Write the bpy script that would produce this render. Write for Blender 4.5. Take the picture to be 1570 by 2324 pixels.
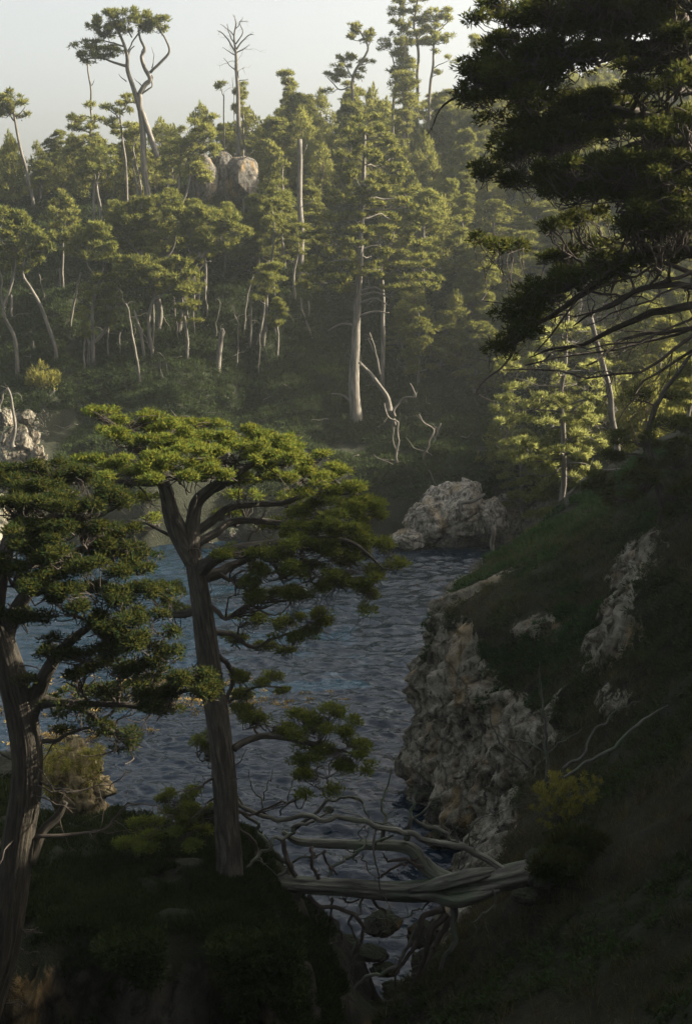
import bpy, math, random
import numpy as np

# ---------------------------------------------------------------- camera, sky, sun, exposure
for o in list(bpy.data.objects): bpy.data.objects.remove(o)
scene = bpy.context.scene
COL = scene.collection
CAMZ, PITCH, FOC, CX, CY = 20.0, math.radians(8.68), 3027.0, 785.0, 1162.0
cd = bpy.data.cameras.new("camera"); cam = bpy.data.objects.new("camera", cd); COL.objects.link(cam)
cam.location = (0, 0, CAMZ); cam.rotation_euler = (math.pi / 2 - PITCH, 0, 0)
cd.sensor_fit = 'VERTICAL'; cd.angle = 2 * math.atan(CY / FOC)
cd.clip_start = 0.1; cd.clip_end = 3000
scene.camera = cam

SUN_AZ, SUN_EL = math.radians(80), math.radians(29)
SUN_DIR = np.array([math.sin(SUN_AZ) * math.cos(SUN_EL), math.cos(SUN_AZ) * math.cos(SUN_EL), math.sin(SUN_EL)])
world = bpy.data.worlds.new("World"); scene.world = world; world.use_nodes = True
wn = world.node_tree.nodes; wl = world.node_tree.links
bg = wn["Background"]; sky = wn.new("ShaderNodeTexSky")
sky.sky_type = 'NISHITA'; sky.sun_disc = False; sky.sun_elevation = SUN_EL; sky.sun_rotation = SUN_AZ
sky.air_density = 1.0; sky.dust_density = 7.0; sky.ozone_density = .6; sky.altitude = 0
hs = wn.new("ShaderNodeHueSaturation"); hs.inputs["Saturation"].default_value = .5; wl.new(sky.outputs[0], hs.inputs["Color"])
wm = wn.new("ShaderNodeMix"); wm.data_type = 'RGBA'; wm.blend_type = 'MULTIPLY'; wm.inputs[0].default_value = 1; wm.inputs[7].default_value = (1.0, .955, .87, 1); wl.new(hs.outputs[0], wm.inputs[6])
wl.new(wm.outputs[2], bg.inputs[0]); bg.inputs[1].default_value = 0.084
ld = bpy.data.lights.new("sun", 'SUN'); sun = bpy.data.objects.new("sun", ld); COL.objects.link(sun)
ld.energy = 5.0; ld.angle = math.radians(0.5); ld.color = (1.0, 0.87, 0.66)
sun.rotation_euler = (math.pi / 2 - SUN_EL, 0, math.pi - SUN_AZ)
scene.view_settings.view_transform = 'Standard'; scene.view_settings.look = 'None'
scene.view_settings.exposure = 2.1; scene.view_settings.gamma = 1.0
scene.cycles.max_bounces = 6; scene.cycles.diffuse_bounces = 3; scene.cycles.glossy_bounces = 2
scene.cycles.transmission_bounces = 2; scene.cycles.volume_bounces = 1; scene.cycles.transparent_max_bounces = 4
scene.cycles.use_denoising = True; scene.cycles.denoising_prefilter = 'NONE'

# ---------------------------------------------------------------- maths helpers
C_, S_ = math.cos(PITCH), math.sin(PITCH)
def P(px, py, Y):
    a = (px - CX) / FOC; b = (CY - py) / FOC
    t = Y / (C_ + b * S_)
    return np.array([a * t, Y, CAMZ + (-S_ + b * C_) * t])
def depth_of(p): return p[1] * C_ + (CAMZ - p[2]) * S_
def to_px(p):
    d = p[1] * C_ + (CAMZ - p[2]) * S_; v = p[1] * S_ + (p[2] - CAMZ) * C_
    return CX + FOC * p[0] / d, CY - FOC * v / d
def mpp(Y): return Y / FOC * 1.03

def _h(ix, iy, iz, k):
    n = (ix.astype(np.int64) * 374761393 + iy.astype(np.int64) * 668265263 + iz.astype(np.int64) * 2147483647 + k * 974634777) & 0xffffffff
    n = ((n ^ (n >> 13)) * 1274126177) & 0xffffffff
    n = n ^ (n >> 16)
    return n.astype(np.float64) / 4294967295.0 * 2 - 1
def vnoise(x, y, z=0.0, seed=0):
    x, y, z = np.broadcast_arrays(np.asarray(x, float), np.asarray(y, float), np.asarray(z, float))
    x0, y0, z0 = np.floor(x), np.floor(y), np.floor(z)
    fx, fy, fz = x - x0, y - y0, z - z0
    ux, uy, uz = [f * f * f * (f * (f * 6 - 15) + 10) for f in (fx, fy, fz)]
    r = 0
    for dx in (0, 1):
        wx = ux if dx else 1 - ux
        for dy in (0, 1):
            wy = uy if dy else 1 - uy
            for dz in (0, 1):
                wz = uz if dz else 1 - uz
                r = r + wx * wy * wz * _h(x0 + dx, y0 + dy, z0 + dz, seed)
    return r
def fbm(x, y, z=0.0, oct=4, seed=0, gain=0.5):
    a, s, r = 1.0, 1.0, 0
    for i in range(oct):
        r = r + a * vnoise(np.asarray(x) * s, np.asarray(y) * s, np.asarray(z) * s, seed + i * 17); a *= gain; s *= 2.03
    return r
def ridge(x, y, z=0.0, oct=4, seed=0):
    a, s, r = 1.0, 1.0, 0
    for i in range(oct):
        r = r + a * (1 - 2 * np.abs(vnoise(np.asarray(x) * s, np.asarray(y) * s, np.asarray(z) * s, seed + i * 17))); a *= 0.5; s *= 2.1
    return r
def worley(x, y, z=0.0, seed=0):
    x, y, z = np.broadcast_arrays(np.asarray(x, float), np.asarray(y, float), np.asarray(z, float))
    x0, y0, z0 = np.floor(x), np.floor(y), np.floor(z); f1 = np.full(x.shape, 9.); f2 = np.full(x.shape, 9.); cell = np.zeros(x.shape)
    for dx in (-1, 0, 1):
        for dy in (-1, 0, 1):
            for dz in (-1, 0, 1):
                cx, cy, cz = x0 + dx, y0 + dy, z0 + dz
                d = np.sqrt((cx + .5 + .45 * _h(cx, cy, cz, seed) - x) ** 2 + (cy + .5 + .45 * _h(cx, cy, cz, seed + 1) - y) ** 2 + (cz + .5 + .45 * _h(cx, cy, cz, seed + 2) - z) ** 2)
                n = d < f1; f2 = np.where(n, f1, np.minimum(f2, d)); cell = np.where(n, _h(cx, cy, cz, seed + 3), cell); f1 = np.where(n, d, f1)
    return f1, f2, cell
def blocks(x, y, z, seed=0):
    f1, f2, c = worley(x, y, z, seed); return .5 * c * sstep(0, .09, f2 - f1) - .3 * sstep(.07, 0, f2 - f1)
def sstep(a, b, x):
    t = np.clip((np.asarray(x, float) - a) / (b - a), 0, 1); return t * t * (3 - 2 * t)

# ---------------------------------------------------------------- object helpers
def make_mesh(name, V, F, mat, parent=None, origin=None, uv=None, smooth=False, attr=None):
    """F: int array (n,3) or (n,4)"""
    V = np.asarray(V, dtype=np.float32); F = np.asarray(F, dtype=np.int32)
    if origin is not None: V = V - np.asarray(origin, dtype=np.float32)
    me = bpy.data.meshes.new(name)
    n, k = F.shape
    me.vertices.add(len(V)); me.vertices.foreach_set("co", V.ravel())
    me.loops.add(n * k); me.loops.foreach_set("vertex_index", F.ravel())
    me.polygons.add(n); me.polygons.foreach_set("loop_start", np.arange(0, n * k, k, dtype=np.int32))
    me.polygons.foreach_set("use_smooth", np.full(n, smooth))
    me.update(calc_edges=True)
    if uv is not None:
        l = me.uv_layers.new(name="uv"); l.data.foreach_set("uv", np.asarray(uv, dtype=np.float32)[F.ravel()].ravel())
    if attr is not None:
        for an, av in attr.items():
            a = me.attributes.new(an, 'FLOAT', 'POINT'); a.data.foreach_set("value", np.asarray(av, dtype=np.float32))
    me.materials.append(mat)
    o = bpy.data.objects.new(name, me); COL.objects.link(o)
    if parent is not None: o.parent = parent
    elif origin is not None: o.location = tuple(float(v) for v in origin)
    return o
def tag(o, label=None, cat=None, group=None, kind=None):
    if label: o["label"] = label
    if cat: o["category"] = cat
    if group: o["group"] = group
    if kind: o["kind"] = kind
    return o
def empty(name, loc, label=None, cat=None, group=None):
    o = bpy.data.objects.new(name, None); COL.objects.link(o)
    o.empty_display_size = 0.3; o.location = tuple(float(v) for v in loc)
    return tag(o, label, cat, group)

def catmull(pts, per=5):
    p = np.asarray(pts, float)
    if len(p) < 3:
        t = np.linspace(0, 1, per + 1)[:, None]; return p[0] * (1 - t) + p[-1] * t
    q = np.vstack([2 * p[0] - p[1], p, 2 * p[-1] - p[-2]])
    out = []
    for i in range(1, len(q) - 2):
        t = np.linspace(0, 1, per, endpoint=False)[:, None]
        a, b, c, d = q[i - 1], q[i], q[i + 1], q[i + 2]
        out.append(0.5 * ((2 * b) + (-a + c) * t + (2 * a - 5 * b + 4 * c - d) * t * t + (-a + 3 * b - 3 * c + d) * t ** 3))
    out.append(p[-1][None]); return np.vstack(out)

class Tubes:
    def __init__(s): s.V = []; s.F = []; s.U = []; s.n = 0
    def add(s, pts, r, sides=6, per=4, wig=0.0, bark=0.0, seed=0, curve=True, flare=0.0, kink=0.0):
        """pts (n,3), r scalar pair or list; last point closes to a tip"""
        p = np.asarray(pts, float)
        if curve: q = catmull(p, per)
        else: q = p
        r = np.asarray(r, float)
        if r.ndim == 0: r = np.array([r, r])
        rr = np.interp(np.linspace(0, 1, len(q)), np.linspace(0, 1, len(r)), r)
        if wig > 0:
            L = np.concatenate([[0], np.cumsum(np.linalg.norm(np.diff(q, axis=0), axis=1))])
            w = np.stack([vnoise(L / max((9 if rr.max() > .14 else 5) * rr.max(), .15), seed * 3.1, k * 7.7, 5) for k in range(3)], 1)
            env = np.sin(np.clip(np.linspace(0, 1, len(q)), 0, 1) * math.pi) ** .5
            if kink: w = w + kink * np.stack([vnoise(L / max(2.2 * rr.max(), .09), seed * 1.7, k * 5.1, 15) for k in range(3)], 1)
            q = q + w * wig * .5 * env[:, None]
        m = len(q); T = np.gradient(q, axis=0); T /= np.linalg.norm(T, axis=1)[:, None] + 1e-9
        up = np.array([0.31, 0.22, 0.92]);
        N = np.cross(T, up); bad = np.linalg.norm(N, axis=1) < .15
        N[bad] = np.cross(T[bad], np.array([1., .1, 0]))
        N /= np.linalg.norm(N, axis=1)[:, None]
        for i in range(1, m):
            v = N[i - 1] - T[i] * np.dot(N[i - 1], T[i]); nv = np.linalg.norm(v)
            if nv > 1e-6: N[i] = v / nv
        B = np.cross(T, N)
        ang = np.linspace(0, 2 * math.pi, sides, endpoint=False)
        ca, sa = np.cos(ang), np.sin(ang)
        L = np.concatenate([[0], np.cumsum(np.linalg.norm(np.diff(q, axis=0), axis=1))])
        R = np.repeat(rr[:, None], sides, 1)
        if flare > 0: R = R * (1 + flare * np.exp(-L / (rr[0] * 1.6 + 1e-6))[:, None] * (1 + .5 * np.cos(ang * 4 + seed))[None])
        if bark > 0:
            cx = (ca * 2.2)[None]; cy = (sa * 2.2)[None]
            nb = ridge(cx, cy, L[:, None] * .12, 2, seed) * .55 + .45 * fbm(cx * 1.8, cy * 1.8, L[:, None] * .33, 3, seed + 4)
            if sides > 30: nb = nb + .55 * ridge(cx * 3.1 + 7, cy * 3.1, L[:, None] * .22, 2, seed + 9)
            R = R * (1 + bark * nb)
        V = q[:, None, :] + R[:, :, None] * (ca[None, :, None] * N[:, None, :] + sa[None, :, None] * B[:, None, :])
        V = V.reshape(-1, 3)
        i = np.arange(m - 1)[:, None] * sides; j = np.arange(sides)[None]; j2 = (j + 1) % sides
        F = np.stack([i + j, i + j2, i + sides + j2, i + sides + j], -1).reshape(-1, 4)
        uv = np.stack([np.repeat(ang[None] * 1.0, m, 0) * max(rr.mean(), .01), np.repeat(L[:, None], sides, 1)], -1).reshape(-1, 2)
        # caps as fan quads
        c0 = len(V); V = np.vstack([V, q[0], q[-1]]); uv = np.vstack([uv, [0, 0], [0, L[-1]]])
        f0 = [[c0, (a + 1) % sides, a, a] for a in range(0, sides)]
        f1 = [[c0 + 1, (m - 1) * sides + a, (m - 1) * sides + (a + 1) % sides, (m - 1) * sides + (a + 1) % sides] for a in range(0, sides)]
        tri = np.array(f0 + f1)
        s.V.append(V); s.U.append(uv)
        s.F.append(np.vstack([F[:, [0, 1, 2]], F[:, [0, 2, 3]], tri[:, :3]]) + s.n); s.n += len(V)
        return q
    def build(s, name, mat, parent=None, origin=None, smooth=True):
        if not s.V: return None
        return make_mesh(name, np.vstack(s.V), np.vstack(s.F), mat, parent, origin, uv=np.vstack(s.U), smooth=smooth)

def unit(v): return v / (np.linalg.norm(v, axis=-1, keepdims=True) + 1e-9)
class Leaves:
    def __init__(s, seed=0): s.V = []; s.rng = np.random.default_rng(seed)
    def clumps(s, C, R, n, L, W, up=0.35, fill=0.55, flat=1.0, droop=0.0):
        """C (m,3) centres, R (m,) radii; n leaves on each; leaf length L width W"""
        rng = s.rng; C = np.asarray(C, float); m = len(C); R = np.broadcast_to(np.asarray(R, float), (m,))
        d = unit(rng.normal(size=(m, n, 3)) + np.array([0, 0, up])); 
        rad = R[:, None, None] * (fill + (1.05 - fill) * rng.random((m, n, 1)))
        sc = np.array([1, 1, flat])
        p = C[:, None] + d * rad * sc
        t = unit(d * sc + .75 * rng.normal(size=(m, n, 3)) * .6 + np.array([0, 0, up - droop]))
        side = unit(np.cross(t, rng.normal(size=(m, n, 3))))
        l = L * (.6 + .8 * rng.random((m, n, 1))); w = W * (.6 + .8 * rng.random((m, n, 1)))
        a = p - side * w * .5; b = p + side * w * .5; c = p + t * l
        s.V.append(np.stack([a, b, c], 2).reshape(-1, 3))
    def pad(s, c, rx, ry, rz, nsub, subr, n, L, W, low=-0.25, up=.35, tilt=(0, 0), flat=.75, fill=.55, droop=0.0, clus=0):
        rng = s.rng
        z = rng.uniform(low, 1, nsub); th = rng.uniform(0, 2 * math.pi, nsub); rr = np.sqrt(np.clip(1 - z * z, 0, 1))
        k = rng.uniform(.55, 1.05, nsub)
        lump = 1 + .3 * np.sin(th * 3 + c[0] * 5) * rng.uniform(.4, 1)
        q = np.stack([rr * np.cos(th) * k * rx * lump, rr * np.sin(th) * k * ry * lump, z * k * rz], 1)
        q[:, 2] += tilt[0] * q[:, 0] + tilt[1] * q[:, 1] - .18 * rz * (q[:, 0] ** 2 / (rx * rx) + q[:, 1] ** 2 / (ry * ry))
        if clus and nsub > clus * 1.5:      # gather the clumps into a few knots with gaps between them
            kn = max(3, int(nsub / clus)); kc = q[rng.choice(nsub, kn, replace=False)]; kc[:, 2] = np.where(kc[:, 2] < 0, kc[:, 2] * .5, kc[:, 2]) + rng.normal(size=kn) * .22 * rz
            who = rng.integers(kn, size=nsub); rad = .8 * math.sqrt(rx * ry / kn)
            off = unit(rng.normal(size=(nsub, 3))) * (rng.random((nsub, 1)) ** .45) * np.array([rad, rad, rad * .5]); off[:, 2] = np.abs(off[:, 2]) * rng.choice([1, 1, 1, -.6], nsub)
            q = kc[who] + off
        C = np.asarray(c) + q
        s.clumps(C, subr * rng.uniform(.65, 1.35, nsub), n, L, W, up, fill=fill, flat=flat, droop=droop)
        return C
    def count(s): return sum(len(v) for v in s.V) // 3
    def build(s, name, mat, parent=None, origin=None):
        V = np.vstack(s.V); F = np.arange(len(V), dtype=np.int32).reshape(-1, 3)
        return make_mesh(name, V, F, mat, parent, origin)

def crooked(rng, p0, d, length, n=7, bend=.35, grav=0.0):
    p = [np.asarray(p0, float)]; d = unit(np.asarray(d, float)); st = length / n
    for i in range(n):
        d = unit(d + bend * rng.normal(size=3) + np.array([0, 0, grav])); p.append(p[-1] + d * st)
    return np.array(p), d
def twigs(T, rng, path, r, levels=2, num=4, frac=.5, bend=.35, spread=.9, grav=0.0, sides=4, start=.25, tip=.25):
    """recursive crooked side branches along path"""
    for k in range(num):
        t = rng.uniform(start, 1); i = min(int(t * (len(path) - 1)), len(path) - 2)
        ax = unit(path[i + 1] - path[i]); L = np.linalg.norm(path[-1] - path[0]) * frac * rng.uniform(.6, 1.3)
        d = unit(ax + spread * rng.normal(size=3))
        q, _ = crooked(rng, path[i], d, L, 6, bend, grav)
        rr = r * (1 - .6 * t) * .6
        T.add(q, [rr, rr * tip], sides=sides, per=2)
        if levels > 1: twigs(T, rng, q, rr, levels - 1, max(2, num - 1), frac, bend, spread, grav, sides, start, tip)

# ---------------------------------------------------------------- materials
def new_mat(name):
    m = bpy.data.materials.new(name); m.use_nodes = True; nt = m.node_tree; nt.nodes.clear()
    return m, nt.nodes, nt.links
def nnode(N, L, coord, scale, detail=4, rough=.55, dist=0.0, stretch=None):
    n = N.new("ShaderNodeTexNoise"); n.inputs["Scale"].default_value = scale; n.inputs["Detail"].default_value = detail
    n.inputs["Roughness"].default_value = rough; n.inputs["Distortion"].default_value = dist
    if stretch:
        mp = N.new("ShaderNodeMapping"); mp.inputs["Scale"].default_value = stretch; L.new(coord, mp.inputs[0]); L.new(mp.outputs[0], n.inputs["Vector"])
    else: L.new(coord, n.inputs["Vector"])
    return n
def ramp(N, L, src, stops):
    r = N.new("ShaderNodeValToRGB"); e = r.color_ramp.elements
    e[0].position, e[0].color = stops[0][0], (*stops[0][1], 1); e[1].position, e[1].color = stops[-1][0], (*stops[-1][1], 1)
    for p, c in stops[1:-1]:
        x = e.new(p); x.color = (*c, 1)
    L.new(src, r.inputs[0]); return r
def mixc(N, L, fac, a, b, mode='MIX'):
    m = N.new("ShaderNodeMix"); m.data_type = 'RGBA'; m.blend_type = mode
    for sock, v in ((m.inputs[0], fac), (m.inputs[6], a), (m.inputs[7], b)):
        if isinstance(v, (int, float)): sock.default_value = v
        elif isinstance(v, tuple): sock.default_value = (*v, 1)
        else: L.new(v, sock)
    return m.outputs[2]
def foliage_mat(name, dark, light, trans, tw=.35, nscale=.9):
    m, N, L = new_mat(name)
    geo = N.new("ShaderNodeNewGeometry"); oi = N.new("ShaderNodeObjectInfo")
    no = nnode(N, L, geo.outputs["Position"], nscale, 3)
    a = N.new("ShaderNodeMath"); a.operation = 'MULTIPLY_ADD'; a.inputs[1].default_value = .55; L.new(geo.outputs["Random Per Island"], a.inputs[0])
    b = N.new("ShaderNodeMath"); b.operation = 'MULTIPLY_ADD'; b.inputs[1].default_value = .5; b.inputs[2].default_value = -.52; L.new(oi.outputs["Random"], b.inputs[0])
    L.new(b.outputs[0], a.inputs[2])
    c = N.new("ShaderNodeMath"); c.operation = 'ADD'; L.new(a.outputs[0], c.inputs[0]); L.new(no.outputs[0], c.inputs[1])
    r = ramp(N, L, c.outputs[0], [(.2, dark), (.85, light)])
    d = N.new("ShaderNodeBsdfDiffuse"); L.new(r.outputs[0], d.inputs[0])
    t = N.new("ShaderNodeBsdfTranslucent"); L.new(mixc(N, L, .6, r.outputs[0], trans), t.inputs[0])
    mx = N.new("ShaderNodeMixShader"); mx.inputs[0].default_value = tw; L.new(d.outputs[0], mx.inputs[1]); L.new(t.outputs[0], mx.inputs[2])
    o = N.new("ShaderNodeOutputMaterial"); L.new(mx.outputs[0], o.inputs[0]); return m
def bark_mat(name, c1, c2, c3, scale=14, bump=.5, moss=None):
    m, N, L = new_mat(name)
    uv = N.new("ShaderNodeUVMap"); uv.uv_map = "uv"; geo = N.new("ShaderNodeNewGeometry")
    n1 = nnode(N, L, uv.outputs[0], scale, 5, .6, .6, stretch=(1.0, .12, 1))
    n2 = nnode(N, L, geo.outputs["Position"], 2.2, 4)
    r = ramp(N, L, n1.outputs[0], [(.33, c1), (.52, c2), (.7, c3)])
    col = mixc(N, L, n2.outputs[0], r.outputs[0], mixc(N, L, .6, r.outputs[0], c1), 'MIX')
    if moss:
        n3 = nnode(N, L, geo.outputs["Position"], 1.4, 4); rr = ramp(N, L, n3.outputs[0], [(.5, (0, 0, 0)), (.62, (1, 1, 1))])
        col = mixc(N, L, rr.outputs[0], col, mixc(N, L, .55, col, moss))
    p = N.new("ShaderNodeBsdfPrincipled"); L.new(col, p.inputs["Base Color"]); p.inputs["Roughness"].default_value = .85
    p.inputs["Specular IOR Level"].default_value = .25
    bp = N.new("ShaderNodeBump"); bp.inputs["Strength"].default_value = bump; bp.inputs["Distance"].default_value = .06
    L.new(n1.outputs[0], bp.inputs["Height"]); L.new(bp.outputs[0], p.inputs["Normal"])
    o = N.new("ShaderNodeOutputMaterial"); L.new(p.outputs[0], o.inputs[0]); return m
def rock_mat(name, c1, c2, c3, soil=(.014, .014, .009), moss=(.014, .024, .007), use_attr=False, scale=1.0, up_moss=.6, bump=.7):
    m, N, L = new_mat(name)
    geo = N.new("ShaderNodeNewGeometry"); pos = geo.outputs["Position"]
    n1 = nnode(N, L, pos, .55 * scale, 6, .62, .4); n2 = nnode(N, L, pos, 3.1 * scale, 6, .7, .8, stretch=(1, 1, .55)); n3 = nnode(N, L, pos, 14 * scale, 4, .7)
    r = ramp(N, L, n1.outputs[0], [(.32, c1), (.5, c2), (.68, c3)])
    dk = ramp(N, L, n2.outputs[0], [(.38, (.16, .145, .12)), (.54, (1, 1, 1))])
    col = mixc(N, L, 1.0, r.outputs[0], dk.outputs[0], 'MULTIPLY')
    # ochre stain
    st = ramp(N, L, nnode(N, L, pos, .8 * scale, 3, .5, 0, stretch=(1, 1, .3)).outputs[0], [(.55, (0, 0, 0)), (.7, (1, 1, 1))])
    f = N.new("ShaderNodeMath"); f.operation = 'MULTIPLY'; f.inputs[1].default_value = .5; L.new(st.outputs[0], f.inputs[0])
    col = mixc(N, L, f.outputs[0], col, (.26, .17, .06), 'MIX')
    v = N.new("ShaderNodeTexVoronoi"); v.feature = 'DISTANCE_TO_EDGE'; v.inputs["Scale"].default_value = .7 * scale
    mp = mixc(N, L, .25, pos, n2.outputs[1]); L.new(mp, v.inputs["Vector"])
    cr = ramp(N, L, v.outputs["Distance"], [(.0, (.25, .24, .22)), (.05, (1, 1, 1))])
    col = mixc(N, L, .85, col, cr.outputs[0], 'MULTIPLY')
    vs = ramp(N, L, nnode(N, L, pos, 2.4 * scale, 5, .65, .3, stretch=(1, 1, .16)).outputs[0], [(.36, (.3, .27, .22)), (.5, (1, 1, 1)), (.64, (1.25, 1.22, 1.15))])
    col = mixc(N, L, .7, col, vs.outputs[0], 'MULTIPLY')
    # moss / soil on faces looking up
    sx = N.new("ShaderNodeSeparateXYZ"); L.new(geo.outputs["Normal"], sx.inputs[0])
    ad = N.new("ShaderNodeMath"); ad.operation = 'MULTIPLY_ADD'; ad.inputs[1].default_value = .5; L.new(n2.outputs[0], ad.inputs[0]); L.new(sx.outputs["Z"], ad.inputs[2])
    mk = ramp(N, L, ad.outputs[0], [(up_moss + .2, (0, 0, 0)), (up_moss + .4, (1, 1, 1))])
    ms = mixc(N, L, n3.outputs[0], soil, moss)
    col = mixc(N, L, mk.outputs[0], col, ms)
    if use_attr:
        at = N.new("ShaderNodeAttribute"); at.attribute_name = "rock"
        ar = N.new("ShaderNodeMath"); ar.operation = 'MULTIPLY_ADD'; ar.inputs[1].default_value = 1.7; ar.inputs[2].default_value = -.85
        L.new(n2.outputs[0], ar.inputs[0])
        ar2 = N.new("ShaderNodeMath"); ar2.operation = 'ADD'; L.new(ar.outputs[0], ar2.inputs[0]); L.new(at.outputs["Fac"], ar2.inputs[1])
        am = ramp(N, L, ar2.outputs[0], [(.42, (0, 0, 0)), (.56, (1, 1, 1))])
        sm = mixc(N, L, n2.outputs[0], soil, mixc(N, L, n3.outputs[0], soil, moss))
        col = mixc(N, L, am.outputs[0], sm, col)
    p = N.new("ShaderNodeBsdfPrincipled"); L.new(col, p.inputs["Base Color"]); p.inputs["Roughness"].default_value = .9
    p.inputs["Specular IOR Level"].default_value = .2
    hh = N.new("ShaderNodeMath"); hh.operation = 'MULTIPLY_ADD'; hh.inputs[1].default_value = .35; L.new(n3.outputs[0], hh.inputs[0]); L.new(n2.outputs[0], hh.inputs[2])
    bp = N.new("ShaderNodeBump"); bp.inputs["Strength"].default_value = bump; bp.inputs["Distance"].default_value = .22 / scale
    L.new(hh.outputs[0], bp.inputs["Height"]); L.new(bp.outputs[0], p.inputs["Normal"])
    o = N.new("ShaderNodeOutputMaterial"); L.new(p.outputs[0], o.inputs[0]); return m

M = {}
M['cypress'] = foliage_mat('cypress_foliage', (.018, .034, .011), (.075, .11, .024), (.27, .26, .04), .36)
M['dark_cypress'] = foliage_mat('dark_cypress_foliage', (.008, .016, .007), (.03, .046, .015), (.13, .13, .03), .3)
M['pine'] = foliage_mat('pine_foliage', (.02, .034, .014), (.145, .165, .048), (.34, .32, .075), .42, .35)
M['far_cypress'] = foliage_mat('far_cypress_foliage', (.016, .03, .013), (.11, .13, .036), (.29, .28, .06), .4, .3)
M['gold'] = foliage_mat('yellow_and_sunlit_foliage', (.06, .07, .02), (.30, .28, .07), (.4, .36, .09), .45)  # yellow leaves, brightened to paint sunlight on the shaded golden bush
M['undergrowth'] = foliage_mat('undergrowth', (.012, .022, .010), (.042, .060, .024), (.06, .07, .025), .22, .25)
M['ivy'] = foliage_mat('ivy', (.010, .024, .009), (.030, .062, .020), (.04, .07, .025), .25, .6)
M['dry_grass'] = foliage_mat('dry_grass', (.03, .028, .018), (.11, .10, .06), (.14, .12, .06), .3)
M['lichen'] = foliage_mat('lichen', (.06, .06, .045), (.17, .17, .13), (.17, .16, .10), .25)
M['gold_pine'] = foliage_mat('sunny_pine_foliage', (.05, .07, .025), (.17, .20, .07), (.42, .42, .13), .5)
M['moss'] = foliage_mat('moss', (.007, .014, .005), (.026, .038, .012), (.03, .04, .012), .2, .8)
M['kelp'] = foliage_mat('kelp_fronds', (.10, .07, .02), (.30, .22, .08), (.3, .2, .06), .3)
M['bark'] = bark_mat('bark', (.014, .013, .011), (.05, .046, .04), (.12, .112, .095), 14, 1.0)
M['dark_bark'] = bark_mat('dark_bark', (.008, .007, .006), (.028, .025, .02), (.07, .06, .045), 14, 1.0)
M['far_bark'] = bark_mat('far_bark', (.045, .042, .036), (.135, .125, .108), (.24, .22, .19), 5, .3)
M['red_bark'] = bark_mat('pine_bark', (.05, .038, .03), (.13, .10, .075), (.22, .17, .13), 5, .3)
M['dead'] = bark_mat('dead_wood', (.022, .024, .020), (.11, .113, .098), (.25, .25, .215), 9, .8, moss=(.07, .10, .06))
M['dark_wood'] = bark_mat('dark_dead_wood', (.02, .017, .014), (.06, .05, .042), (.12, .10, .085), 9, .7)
M['cliff'] = rock_mat('cliff_rock', (.09, .085, .066), (.19, .18, .145), (.31, .295, .25), use_attr=True, up_moss=.85, bump=.9)
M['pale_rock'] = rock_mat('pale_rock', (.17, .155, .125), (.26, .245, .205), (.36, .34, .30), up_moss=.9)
M['rock'] = rock_mat('shore_rock', (.07, .065, .052), (.125, .115, .095), (.19, .18, .15), up_moss=.75)
M['boulder'] = rock_mat('boulder_granite', (.06, .057, .052), (.09, .086, .078), (.12, .115, .105), up_moss=1.2, scale=1.4, bump=.35)
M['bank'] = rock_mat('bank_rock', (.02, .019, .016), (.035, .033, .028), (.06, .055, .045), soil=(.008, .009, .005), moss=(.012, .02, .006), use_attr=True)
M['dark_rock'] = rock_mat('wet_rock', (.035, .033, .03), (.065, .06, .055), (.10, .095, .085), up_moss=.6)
M['sun_painted_rock'] = rock_mat('sun_painted_stack_rock', (.2, .16, .08), (.32, .26, .14), (.42, .36, .22), up_moss=.8)  # golden sunlight put into the rock colour of the shaded stack
# ---------------------------------------------------------------- land
PROF1 = np.array([(-12, -4), (-3, -2), (0, 0), (2, 3.5), (5, 5.5), (9, 7.2), (17, 9.8), (30, 17.5), (42, 25.0), (62, 36.5), (75, 40), (100, 41.5), (160, 40)])
PROF2 = np.array([(-12, -5), (-3, -2), (0, 0), (2.5, 5), (5, 9), (12, 13), (22, 17), (38, 25), (55, 31), (80, 34), (140, 30)])
def shore_y(x):
    x = np.asarray(x, float)
    return 113.5 + 2.2 * vnoise(x * .12, 3.3, 0, 9) + 1.2 * vnoise(x * .4, 1.3, 0, 19) - 3.5 * sstep(-22, -34, x) + 3 * np.exp(-((x - 2) / 5) ** 2)
def land_z(x, Y, noise=True):
    x = np.asarray(x, float); Y = np.asarray(Y, float)
    s1 = Y - shore_y(x)
    z1 = np.interp(s1, PROF1[:, 0], PROF1[:, 1])
    crest = 1 - .16 * sstep(0, -45, x) + .22 * sstep(10, 60, x)
    z1 = np.where(z1 > 10, 10 + (z1 - 10) * crest, z1)
    xs = 13.0 + .055 * (Y - 66) + 1.2 * vnoise(Y * .15, 8.1, 0, 3)
    s2 = x - xs - 2.0 * sstep(66, 56, Y) 
    z2 = np.interp(s2, PROF2[:, 0], PROF2[:, 1])
    z2 = z2 + 14.5 * np.exp(-((x - 64) / 26) ** 2 - ((Y - 42) / 30) ** 2) + 16 * sstep(115, 165, Y) * sstep(20, 70, x)
    z = np.maximum(z1, z2) + 1.2 * np.exp(-((z1 - z2) / 2.5) ** 2) * (np.maximum(z1, z2) > 1)
    if noise:
        a = sstep(1, 12, z)
        z = z + (.35 + 1.1 * a) * fbm(x * .11, Y * .11, 0, 3, 31) * (z > -1.5) + .35 * fbm(x * .6, Y * .6, 0, 3, 77) * (z > -.5)
    return z
def hit(px, py, y0=66.0, y1=230.0):
    Y = np.arange(y0, y1, .25); pts = np.array([P(px, py, v) for v in Y])
    g = land_z(pts[:, 0], pts[:, 1]); k = np.where(pts[:, 2] <= g)[0]
    if len(k) == 0: return None
    return pts[k[0]]

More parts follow.
